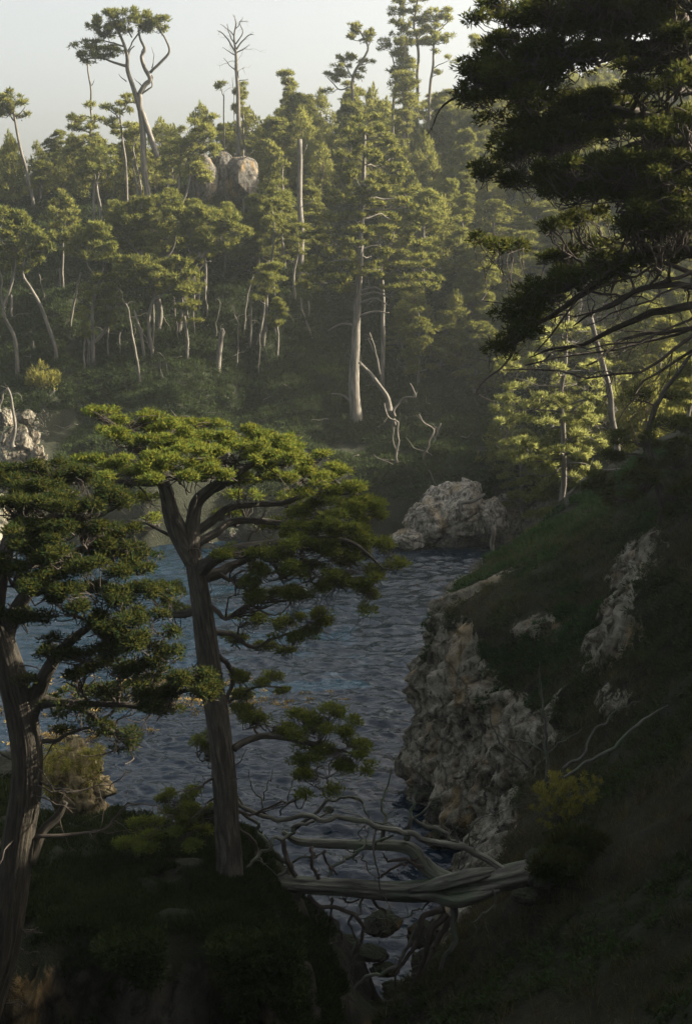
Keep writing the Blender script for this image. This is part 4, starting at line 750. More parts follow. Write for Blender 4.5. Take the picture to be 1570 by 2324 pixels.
# ---- tall central cypress and the conifers round it
cb = []
for (y, x0, x1, n_, ry) in [(275, 800, 850, 2, 12), (300, 780, 880, 3, 14), (325, 765, 900, 4, 14), (350, 760, 915, 4, 15), (378, 750, 925, 5, 15), (405, 755, 935, 5, 15), (432, 748, 945, 5, 15), (460, 745, 940, 5, 15), (490, 715, 950, 6, 15), (520, 700, 955, 7, 14),
                            (548, 710, 985, 7, 14), (575, 690, 985, 7, 13), (600, 680, 970, 7, 13), (625, 690, 990, 7, 11), (655, 670, 800, 3, 10), (650, 850, 990, 3, 10)]:
    for j in range(n_): cb.append((x0 + (x1 - x0) * (j + .5) / n_ + rg.normal() * 6, y + abs(j + .5 - n_ / 2) * 3 + rg.normal() * 4, (x1 - x0) / n_ * .62, ry * .8, rg.uniform(-3, 3)))
far_tree("cypress_tree", "tallest cypress in the centre with layered boughs and a thick pale bare trunk", "tree", None, [([(808, 952), (802, 880), (803, 830), (808, 750), (812, 690), (815, 600), (820, 500), (825, 400), (828, 290)], 14, 3)] +
   [([(813, y), (813 + s * 35, y - 12), (813 + s * 70, y - 2 + e)], 3, 1.2) for y, s, e in [(625, 1, 0), (665, 1, 6), (675, 1, 4), (690, 1, 6), (720, 1, -8), (600, -1, 0), (745, -1, 8), (650, -1, -6), (570, 1, 0), (560, -1, 0)]] + [([(800, 915), (780, 898), (752, 893)], 4, 1)], cb, 131, bark='far_bark', n=24, flat=.55)
far_tree("snag", "shorter bleached trunk close behind the tallest central cypress", "snag", 136, [([(868, 720), (866, 660), (865, 595)], 4.5, 3.6)], [], 132, deadtw=2)
far_tree("dead_tree", "toppled bleached dead tree leaning right beside the tall central trunk", "dead tree", 126, [([(885, 920), (878, 895), (850, 860), (825, 835), (815, 822)], 6, 3), ([(850, 800), (835, 770)], 2, 1.4), ([(862, 850), (850, 790), (838, 755)], 2.4, 1.2)], [], 133, deadtw=4, extend=False)
for i, (pts, lab) in enumerate([([(900, 1035), (905, 990), (900, 960), (880, 945), (872, 915)], "grey twisted dead branches upper left of the pale shore rock"), ([(955, 1060), (975, 1000), (985, 975), (960, 960), (950, 940)], "grey twisted dead branches directly above the pale shore rock"), ([(895, 930), (915, 905), (945, 900), (930, 870)], "grey dead branch tangle right of the tall central trunk base"), ([(895, 950), (890, 990), (902, 1030)], "grey dead branch hanging below the toppled dead tree"),
    ([(985, 1030), (990, 985), (1000, 960)], "pale forked dead branch rising right of the twisted branches")]):
    far_tree("dead_branches", lab, "dead branches", 119 + i, [(pts, 3, 1.2)], [], 140 + i, deadtw=6, extend=False)
for i, (pts, lab) in enumerate([([(30, 1000), (35, 950), (25, 900), (18, 880)], "bleached dead trunk hanging over the pale cliff at the far left"), ([(0, 920), (12, 890), (22, 885)], "bleached curved dead limb at the left picture edge above the cliff"), ([(110, 905), (125, 885)], "small bleached branch beside the yellow bush")]):
    far_tree("snag", lab, "snag", None if i == 2 else 114 + i, [(pts, 4.5 if i == 0 else 3, 2)], [], 150 + i, deadtw=3, extend=False)

# ---- filler conifers: a few shapes, copied over the slope; each copy has its own root, trunk and crown
def variant(kind, seed):
    rng = np.random.default_rng(seed); T = Tubes(); LV = Leaves(seed)
    if kind == 'bushy':            # young Monterey pine: lumpy cone with upright shoots
        h = 9.0; r = 2.9
        T.add([[0, 0, -1], [0, 0, 2], [.2, 0, 5], [0, .1, h * .92]], [.2, .14, .04], sides=7, per=3, bark=.05, seed=seed)
        z = 1 - rng.random(95) ** .8; th = rng.uniform(0, 6.28, 95); R = r * (1 - z) ** .62 * (1 + .25 * np.sin(th * 2 + seed) + rng.normal(size=95) * .15) * rng.uniform(.5, 1, 95) ** .5
        C = np.stack([R * np.cos(th), R * np.sin(th), .7 + z * (h - .9)], 1)
        LV.clumps(C, rng.uniform(.45, .8, 95), 55, .38, .13, .8, fill=.35, flat=.85)
        for k in rng.choice(95, 44): # candles
            LV.clumps(C[k][None] + np.array([[0, 0, .6]]), .17, 16, .38, .09, 2.0, fill=0, flat=2.4)
        LV.clumps(np.array([[0, 0, h * .95], [.1, 0, h]]), .22, 26, .4, .09, 2.0, flat=2)
        for k in range(14): T.add([[0, 0, C[k, 2] * .8], C[k]], [.05, .02], sides=4, per=2)
    elif kind == 'layered':        # cypress with shelving boughs
        h = 10.5; r = 3.6
        T.add([[0, 0, -1], [.1, 0, 3], [.3, .2, 7], [.2, .1, h * .95]], [.3, .2, .06], sides=8, per=3, bark=.08, seed=seed)
        for k in range(34):
            t = rng.random(); zz = 1.0 + t * (h - 1.2); R = r * (1 - t) ** .6 * rng.uniform(.35, 1); th = rng.uniform(0, 6.28); c = np.array([R * math.cos(th), R * math.sin(th), zz])
            T.add([[.1, 0, zz - .5], c * np.array([.5, .5, 1]) - np.array([0, 0, .25]), c], [.08, .02], sides=4, per=3, wig=.15, seed=k)
            LV.pad(c, rng.uniform(.9, 1.5), rng.uniform(.9, 1.5), .38, 22, .3, 26, .32, .11, low=-.3, up=.35, tilt=(-.18 * math.cos(th), -.18 * math.sin(th)), flat=.5, fill=.3)
    elif kind == 'open':           # bare stem with tufted top
        h = 12.0
        T.add([[0, 0, -1], [.2, 0, 4], [-.2, .2, 8], [.1, 0, h * .95]], [.22, .16, .06], sides=7, per=4, wig=.2, bark=.06, seed=seed)
        for k in range(17):
            t = .5 + .5 * rng.random(); zz = h * t; R = 2.3 * (1.15 - t) ** .4 * rng.uniform(.2, 1); th = rng.uniform(0, 6.28); c = np.array([R * math.cos(th), R * math.sin(th), zz])
            T.add([[0, 0, zz - .7], (c + [0, 0, zz - .7]) / 2, c], [.06, .02], sides=4, per=3, wig=.15, seed=k)
            LV.pad(c, rng.uniform(.6, 1.0), rng.uniform(.6, 1.0), .35, 15, .32, 30, .34, .10, low=-.2, up=.5, flat=.7, fill=.3)
    elif kind == 'bush':
        C = []
        for k in range(60):
            t = rng.random(); th = rng.uniform(0, 6.28); R = 1.5 * rng.random() ** .5; C.append([R * math.cos(th), R * math.sin(th), .25 + 1.3 * t * (1 - R / 1.9)])
        LV.clumps(np.array(C), rng.uniform(.25, .5, 60), 40, .26, .10, .5, fill=.3)
        for k in range(7): T.add([[0, 0, -.3], C[k]], [.06, .015], sides=4, per=3, wig=.1, seed=k)
    return T, LV
VAR = {}
SRC = {}
def filler(kind, vi, pos, rot, sc, leaf, label, group, name, cat):
    key = (kind, vi, leaf)
    if (kind, vi) not in VAR: VAR[(kind, vi)] = variant(kind, 1000 + vi * 7 + len(kind))
    if key not in SRC:
        T, LV = VAR[(kind, vi)]
        root = empty(name, (0, 0, 0), label, cat, group)
        a = T.build("trunk" if kind != 'bush' else "stems", M['far_bark'] if kind != 'bushy' else M['red_bark'], root); b = LV.build("crown" if kind != 'bush' else "foliage", M[leaf], root)
        SRC[key] = (root, a, b)
    else:
        r0, a0, b0 = SRC[key]
        root = r0.copy(); COL.objects.link(root)
        for ch in (a0, b0):
            c = ch.copy(); COL.objects.link(c); c.parent = root
        tag(root, label, cat, group)
    root.location = tuple(float(v) for v in pos); root.rotation_euler = (float(rot[0]), float(rot[1]), float(rot[2])); root.scale = tuple(float(v) for v in sc)
    return root
def where(px, py):
    col = "at the far left" if px < 190 else "left of the boulders" if px < 430 else "around the boulders" if px < 600 else "around the bleached snag" if px < 745 else "round the tall central cypress" if px < 960 else "right of the tall central cypress" if px < 1130 else "behind the dark overhanging cypress"
    row = "on the skyline ridge" if py < 330 else "on the upper slope" if py < 470 else "in the middle of the slope" if py < 640 else "on the lower slope"
    return row, col
rf = np.random.default_rng(2024); nfill = 0; FILL = []
for gy_ in np.arange(122, 204, 3.5):
    for gx_ in np.arange(-62, 64, 3.5):
        x = gx_ + rf.uniform(-1.7, 1.7); y = gy_ + rf.uniform(-1.7, 1.7); z = float(land_z(x, y)); px, py = to_px((x, y, z))
        if not (-60 < px < 1640): continue
        if z < 7: continue
        kinds = ['bushy'] * 6 + ['layered'] * 2 + ['open']
        s = rf.uniform(.5, .85)
        if y > 176 and px > 350: s *= 1.25
        under = px < 780 and 640 < py < 880
        if under and rf.random() > .3: continue
        if px < 760 and py >= 880: continue
        if under: kinds = ['open']; s *= rf.uniform(.7, 1.1)
        elif px < 760 and py > 560: kinds = ['layered']; s *= .9                       # the open, shaded floor under the traced trunks
        if 405 < px < 600 and 395 < py < 560: continue           # the boulders stay in view
        if 190 < px < 560 and 480 < py < 560: continue
        if px < 190 and py > 470: continue
        if 640 < px < 720 and 430 < py < 560: s *= .6
        if 730 < px < 900 and py > 640: continue
        if px >= 880 and py > 560: kinds = ['layered'] * 4 + ['bushy']
        if px >= 730 and py > 900: continue
        if 760 < px < 880 and 500 < py < 700: continue
        if px < 350 and py < 440: s *= .55
        kind = kinds[rf.integers(len(kinds))]; h = {'bushy': 9, 'layered': 10.5, 'open': 12}[kind] * s
        leaf = 'pine' if kind != 'layered' and not under else 'far_cypress'
        if y > 196 and py > 420: continue
        row, col = where(*to_px((x, y, z + h * .7)))
        adj = {'bushy': 'bushy pine', 'layered': 'layered cypress', 'open': 'bare-stemmed pine'}[kind]
        fo = filler(kind, int(rf.integers(5)), (x, y, z), (rf.normal() * .04, rf.normal() * .04, rf.uniform(0, 6.28)), (s * rf.uniform(.9, 1.15), s * rf.uniform(.9, 1.15), s * rf.uniform(.8, 1.2 if y > 172 else 1.4)), leaf,
               None, None, "pine_tree" if kind != 'layered' else "cypress_tree", "tree"); nfill += 1; FILL.append((adj, px, py - h * 9, fo))
# conifers on the nearer land at the right
for gy_ in np.arange(74, 122, 4.6):
    for gx_ in np.arange(14, 50, 4.6):
        x = gx_ + rf.uniform(-1.6, 1.6); y = gy_ + rf.uniform(-1.6, 1.6); z = float(land_z(x, y)); px, py = to_px((x, y, z))
        if not (1130 < px < 1680) or z < 2: continue
        if y < 84 and px < 1500: continue
        if z > 24: continue
        kind = ['bushy', 'layered', 'layered', 'open'][rf.integers(4)]; s = rf.uniform(.5, .8)
        adj = {'bushy': 'bushy pine', 'layered': 'layered cypress', 'open': 'bare-stemmed pine'}[kind]
        fo = filler(kind, int(rf.integers(3)), (x, y, z), (0, 0, rf.uniform(0, 6.28)), (s, s, s), 'pine' if kind != 'layered' else 'far_cypress', None, None, "pine_tree" if kind != 'layered' else "cypress_tree", "tree"); nfill += 1; FILL.append((adj, px, py - 40, fo))
# each filler is named by the landmark it stands nearest to and its rank going outward from it
LM = [("the three grey boulders", 505, 410), ("the tall bleached snag", 683, 420), ("the big forked pine", 325, 240), ("the leafless skyline tree", 537, 170), ("the tallest central cypress", 815, 480), ("the three tall skyline pines", 945, 190), ("the thin wiry skyline pine", 208, 330),
      ("the far-left skyline pine", 40, 330), ("the yellow-green cypress by the boulders", 430, 350), ("the umbrella cypress at far left", 60, 520), ("the sunlit tufted pine", 1275, 900), ("the pale far-shore rock", 1035, 1170), ("the toppled dead tree", 870, 870), ("the overhanging cypress's left tip", 1050, 200), ("the overhanging cypress's bare boughs", 1400, 760), ("the thick pale stump", 500, 780)]
def bearing(dx, dy):
    v = "above" if dy < -25 else "below" if dy > 25 else ""; h = "left of" if dx < -25 else "right of" if dx > 25 else ""
    return f"{v} and {h}" if v and h else v or h or "beside"
byk = {}
for adj, a, b, fo in FILL:
    d = [(math.hypot(a - x, b - y), n, a - x, b - y) for n, x, y in LM]; d.sort(); byk.setdefault((adj, d[0][1], bearing(d[0][2], d[0][3])), []).append((d[0][0], fo))
ORD = ["nearest", "second", "third", "fourth", "fifth", "sixth", "seventh", "eighth", "ninth", "tenth", "eleventh", "twelfth", "thirteenth", "fourteenth", "fifteenth", "sixteenth", "seventeenth", "eighteenth", "nineteenth", "twentieth"]
TEN = ["", "", "twenty", "thirty", "forty", "fifty", "sixty"]
ORD += [f"{TEN[k // 10]}-{(['first'] + ORD[1:9])[k % 10 - 1]}" if k % 10 else TEN[k // 10][:-1] + "ieth" for k in range(21, 70)]
for (adj, n, bz), L_ in byk.items():
    L_.sort(key=lambda t: t[0])
    for i, (_, fo) in enumerate(L_):
        tag(fo, f"{ORD[i]} {adj} {bz} {n}", group="conifers filling the far slope")
print("fillers", nfill)
ORDX = 'first second third fourth fifth sixth seventh eighth ninth tenth eleventh twelfth'.split()
# unseen cypresses added up the right-hand slope to dapple the cove
for i, (x, y, s_) in enumerate([(17, 31.5, 1.2), (19, 35, 1.25), (18, 41, 1.2), (26, 33, 1.3), (24, 41, 1.2), (28, 48, 1.1), (32, 38, 1.3), (22, 49, 1.0), (30, 27, 1.2), (36, 44, 1.3), (19, 26, 1.0), (34, 54, 1.2)]):
    fo = filler('layered', i % 3, (x, y, max(float(land_z(x, y)), 13)), (0, 0, i * 1.3), (s_, s_, s_), 'far_cypress', f"{ORDX[i]} cypress up the slope beyond the picture's right edge", "unseen cypresses added beyond the right edge to cast shade", "cypress_tree", "tree")
# bushes on the lower slope that one can tell apart
filler('bush', 0, hit(100, 880), (0, 0, 0), (1.1, 1.1, 1.5), 'gold', "bright yellow bush on the shaded slope at the left", None, "yellow_bush", "bush")
# ---------------------------------------------------------------- rocks
def ico(n=5):
    t = (1 + 5 ** .5) / 2
    V = [(-1, t, 0), (1, t, 0), (-1, -t, 0), (1, -t, 0), (0, -1, t), (0, 1, t), (0, -1, -t), (0, 1, -t), (t, 0, -1), (t, 0, 1), (-t, 0, -1), (-t, 0, 1)]
    F = [(0, 11, 5), (0, 5, 1), (0, 1, 7), (0, 7, 10), (0, 10, 11), (1, 5, 9), (5, 11, 4), (11, 10, 2), (10, 7, 6), (7, 1, 8), (3, 9, 4), (3, 4, 2), (3, 2, 6), (3, 6, 8), (3, 8, 9), (4, 9, 5), (2, 4, 11), (6, 2, 10), (8, 6, 7), (9, 8, 1)]
    V = [list(np.array(v) / np.linalg.norm(v)) for v in V]
    for _ in range(n):
        c = {}; G = []
        def mid(a, b):
            k = (min(a, b), max(a, b))
            if k not in c:
                m = np.array(V[a]) + np.array(V[b]); V.append(list(m / np.linalg.norm(m))); c[k] = len(V) - 1
            return c[k]
        for a, b, d in F:
            x, y, z = mid(a, b), mid(b, d), mid(d, a); G += [(a, x, z), (b, y, x), (d, z, y), (x, y, z)]
        F = G
    return np.array(V), np.array(F)
ICO = {k: ico(k) for k in (3, 4, 5)}
def rock_verts(c, size, seed, sub=5, facets=16, rough=.12, sharp=.75, fine=1.0):
    rng = np.random.default_rng(seed); D, F = ICO[sub]
    n = unit(rng.normal(size=(facets, 3))); d = rng.uniform(.72, 1.0, facets)
    dots = D @ n.T; r = np.where(dots > .05, d[None] / np.maximum(dots, .05), 9).min(1); r = np.minimum(r, 1.25) * sharp + (1 - sharp)
    S = np.asarray(size, float); Q = D * S
    r = r * (1 + rough * (fbm(Q[:, 0] * 1.1 / S[0] + seed, Q[:, 1] * 1.1 / S[1], Q[:, 2] * 1.1 / S[2], 4, seed)) + .04 * fine * ridge(Q[:, 0] * .9 + seed, Q[:, 1] * .9, Q[:, 2] * 1.6, 4, seed + 3) + min(fine, 1.3) * .22 * blocks(Q[:, 0] * 1.7 / S[0] + seed, Q[:, 1] * 1.7 / S[1], Q[:, 2] * 1.4 / S[2], seed) + min(fine, 1.3) * .09 * blocks(Q[:, 0] * 4.5 / S[0], Q[:, 1] * 4.5 / S[1] + seed, Q[:, 2] * 3.5 / S[2], seed + 5))
    a = rng.uniform(0, 6.28); R = np.array([[math.cos(a), -math.sin(a), 0], [math.sin(a), math.cos(a), 0], [0, 0, 1]])
    return (D * r[:, None]) * S + np.asarray(c), F
def rock(name, label, cat, c, size, mat, seed, group=None, **kw):
    V, F = rock_verts(c, size, seed, **kw)
    o = make_mesh(name, V, F, M[mat], origin=c, smooth=True); return tag(o, label, cat, group)
def rock_px(name, label, cat, px, py, Y, rx, rz, mat, seed, ry=None, group=None, **kw):
    k = mpp(Y); c = P(px, py, Y); return rock(name, label, cat, c, (rx * k, (ry or rx) * k, rz * k), mat, seed, group, **kw)
rock_px("boulder", "rounded grey boulder, leftmost of the three on the upper slope", "boulder", 462, 414, 168.5, 36, 54, 'boulder', 1, facets=7, sharp=.4, rough=.05, fine=.2)
rock_px("boulder", "tallest grey boulder, in the middle of the three on the upper slope", "boulder", 507, 410, 169, 27, 58, 'boulder', 2, facets=7, sharp=.4, rough=.05, fine=.2)
rock_px("boulder", "broad grey boulder with a sloping shoulder, rightmost of the three on the upper slope", "boulder", 548, 420, 169.5, 42, 56, 'boulder', 3, facets=8, sharp=.5, rough=.06, fine=.2)
rock_px("boulder", "pale slab lying below the three big boulders", "boulder", 522, 460, 171, 14, 12, 'boulder', 4, facets=8)
# far shore
fr_ = [(1035, 1170, 112.5, 78, 66, 21), (1112, 1180, 111.6, 40, 50, 22), (965, 1185, 111.8, 52, 46, 23), (925, 1225, 110.4, 40, 22, 24), (1065, 1118, 115.5, 34, 30, 25)]
fl_ = ["large pale rock with a rounded top on the far shore", "steep pale rock forming the right end of the far shore rocks", "sloping pale rock forming the left part of the far shore rocks", "low angular rock at the water's edge, lowest of the far shore rocks", "mossy topped pale rock behind the large far shore rock"]
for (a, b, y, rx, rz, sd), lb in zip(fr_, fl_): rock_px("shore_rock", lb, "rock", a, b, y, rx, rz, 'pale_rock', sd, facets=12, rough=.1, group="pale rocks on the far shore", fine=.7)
far_tree("dead_log", "bleached log resting across the top of the far shore rocks", "log", 108.5, [([(1045, 1142), (1075, 1135), (1100, 1122)], 5, 3.5)], [], 301, extend=False)
for a, b, y, rx, rz, sd, lb in [(520, 1212, 112, 34, 20, 31, "pale shore rock glimpsed under the middle cypress's crown"), (460, 1225, 111, 30, 14, 32, "low shore rock left of the middle cypress's upper trunk"), (600, 1195, 112, 40, 26, 33, "weathered shore rock behind the middle cypress's open boughs"), (700, 1220, 112, 40, 18, 34, "low shore rock behind the right side of the middle cypress's crown"), (330, 1190, 112, 40, 20, 35, "pale ledge at the far waterline left of the middle cypress"), (820, 1235, 112, 30, 14, 36, "flat dark-footed rock by the far waterline under the crown's right tip")]:
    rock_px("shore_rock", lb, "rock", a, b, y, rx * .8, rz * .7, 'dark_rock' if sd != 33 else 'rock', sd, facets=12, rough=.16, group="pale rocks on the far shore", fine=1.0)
for a, b, y, rx, rz, sd, lb in [(62, 948, 122, 16, 16, 41, "smooth rounded boulder perched above the pale cliff at the left"), (70, 1012, 117, 18, 26, 42, "tan split boulder in the pale cliff at the left"), (15, 1030, 116, 44, 62, 43, "tall pale crag at the left edge of the far shore"), (85, 1050, 115, 26, 34, 44, "jagged pale crag beside the tan split boulder"), (8, 960, 119, 22, 26, 45, "small pale outcrop under the hanging dead trunk")]:
    rock_px("crag", lb, "rock", a, b, y, rx, rz, 'rock', sd, facets=9, rough=.12, fine=1.0, sharp=1.0)
# sea stack behind the left cypress
k = mpp(42)
def stack():
    base = P(165, 1900, 42); base[2] = -.5
    root = empty("sea_stack", base, "sea stack with yellow sunlight painted into its rock and a tufted top, behind the left cypress", "sea stack")
    Vs, Fs, n = [], [], 0
    for (px, py, rx, rz, sd, dy) in [(165, 1790, 50, 62, 5, 0), (172, 1712, 22, 46, 6, .2), (120, 1760, 40, 42, 7, .3), (222, 1790, 26, 30, 8, -.2), (190, 1860, 48, 70, 9, 0), (170, 1960, 80, 110, 10, .4), (210, 1840, 30, 40, 12, -.3)]:
        c = P(px, py, 42 + dy); V, F = rock_verts(c, (rx * k, rx * k, rz * k), sd, sub=5, facets=13, rough=.2, fine=3.0); Vs.append(V); Fs.append(F + n); n += len(V)
    make_mesh("rock", np.vstack(Vs), np.vstack(Fs), M['sun_painted_rock'], root, base, smooth=True)
    LV = Leaves(77); rng = np.random.default_rng(77); C = []
    for i in range(90):
        a = P(rng.uniform(110, 235), rng.uniform(1690, 1790), 42); a[1] += rng.uniform(-.9, .2); C.append(a)
    LV.clumps(np.array(C), rng.uniform(.06, .2, 90), 40, .2, .03, .3, fill=.2, droop=.5)
    LV.build("foliage", M['gold'], root, base)
stack()
# rocks in the gap of water under the fallen tree
gp = [(870, 2095, 33.4, 52, 34, "big wet boulder under the fallen trunk"), (790, 2140, 34.5, 40, 20, "low wet rock left of the big boulder under the log"), (845, 2165, 34.0, 46, 22, "flat wet rock just below the big boulder under the log"), (875, 2200, 33.5, 40, 16, "wet rock with a pale flat top in the gap"), (900, 2245, 32.5, 44, 20, "dark rock low in the gap beneath the roots"),
      (835, 2290, 32.6, 50, 22, "rounded dark rock at the bottom of the water gap"), (930, 2290, 31.2, 60, 40, "large black rock under the hanging roots"), (980, 2200, 32.2, 60, 46, "dark rock against the right bank behind the roots"), (880, 2330, 31.0, 90, 34, "broad dark rock closing the gap at the bottom of the picture"), (960, 2120, 33.4, 40, 40, "shadowed rock between big boulder and right bank"),
      (770, 2310, 31.3, 50, 30, "dark rock against the left bank at the bottom of the picture")]
for i, (a, b, y, rx, rz, lb) in enumerate(gp): rock_px("wet_boulder", lb, "rock", a, b, y, rx * .78, rz * .78, 'dark_rock', 60 + i, facets=10, rough=.1, sharp=.6, group="wet rocks in the water gap")
for i, (a, b, y, rx, rz, lb) in enumerate([(965, 1800, 51.5, 34, 20, "low brown rock at the left foot of the sea cliff"), (1010, 1850, 49.5, 42, 24, "layered rock at the foot of the sea cliff above the thin log"), (1060, 1880, 47.5, 46, 30, "blocky grey rock stepping down from the sea cliff"), (1110, 1930, 44.5, 54, 36, "ridged grey rock at the lower end of the sea cliff"), (1180, 1900, 43.5, 50, 50, "tall grey rock buttress beside the golden bush"), (1000, 1745, 51.8, 34, 22, "dark undercut rock near the foot of the sea cliff"), (745, 1838, 49, 14, 6, "small rock awash beside the low dark bough"), (990, 1905, 47.6, 30, 16, "low dark rock awash in front of the sea cliff")]):
    rock_px("cliff_rock", lb, "rock", a, b, y, rx, rz, 'rock' if i in (2, 3, 4) else 'dark_rock', 80 + i, facets=12, rough=.16, fine=2.0, group="fallen rocks at the cliff foot")

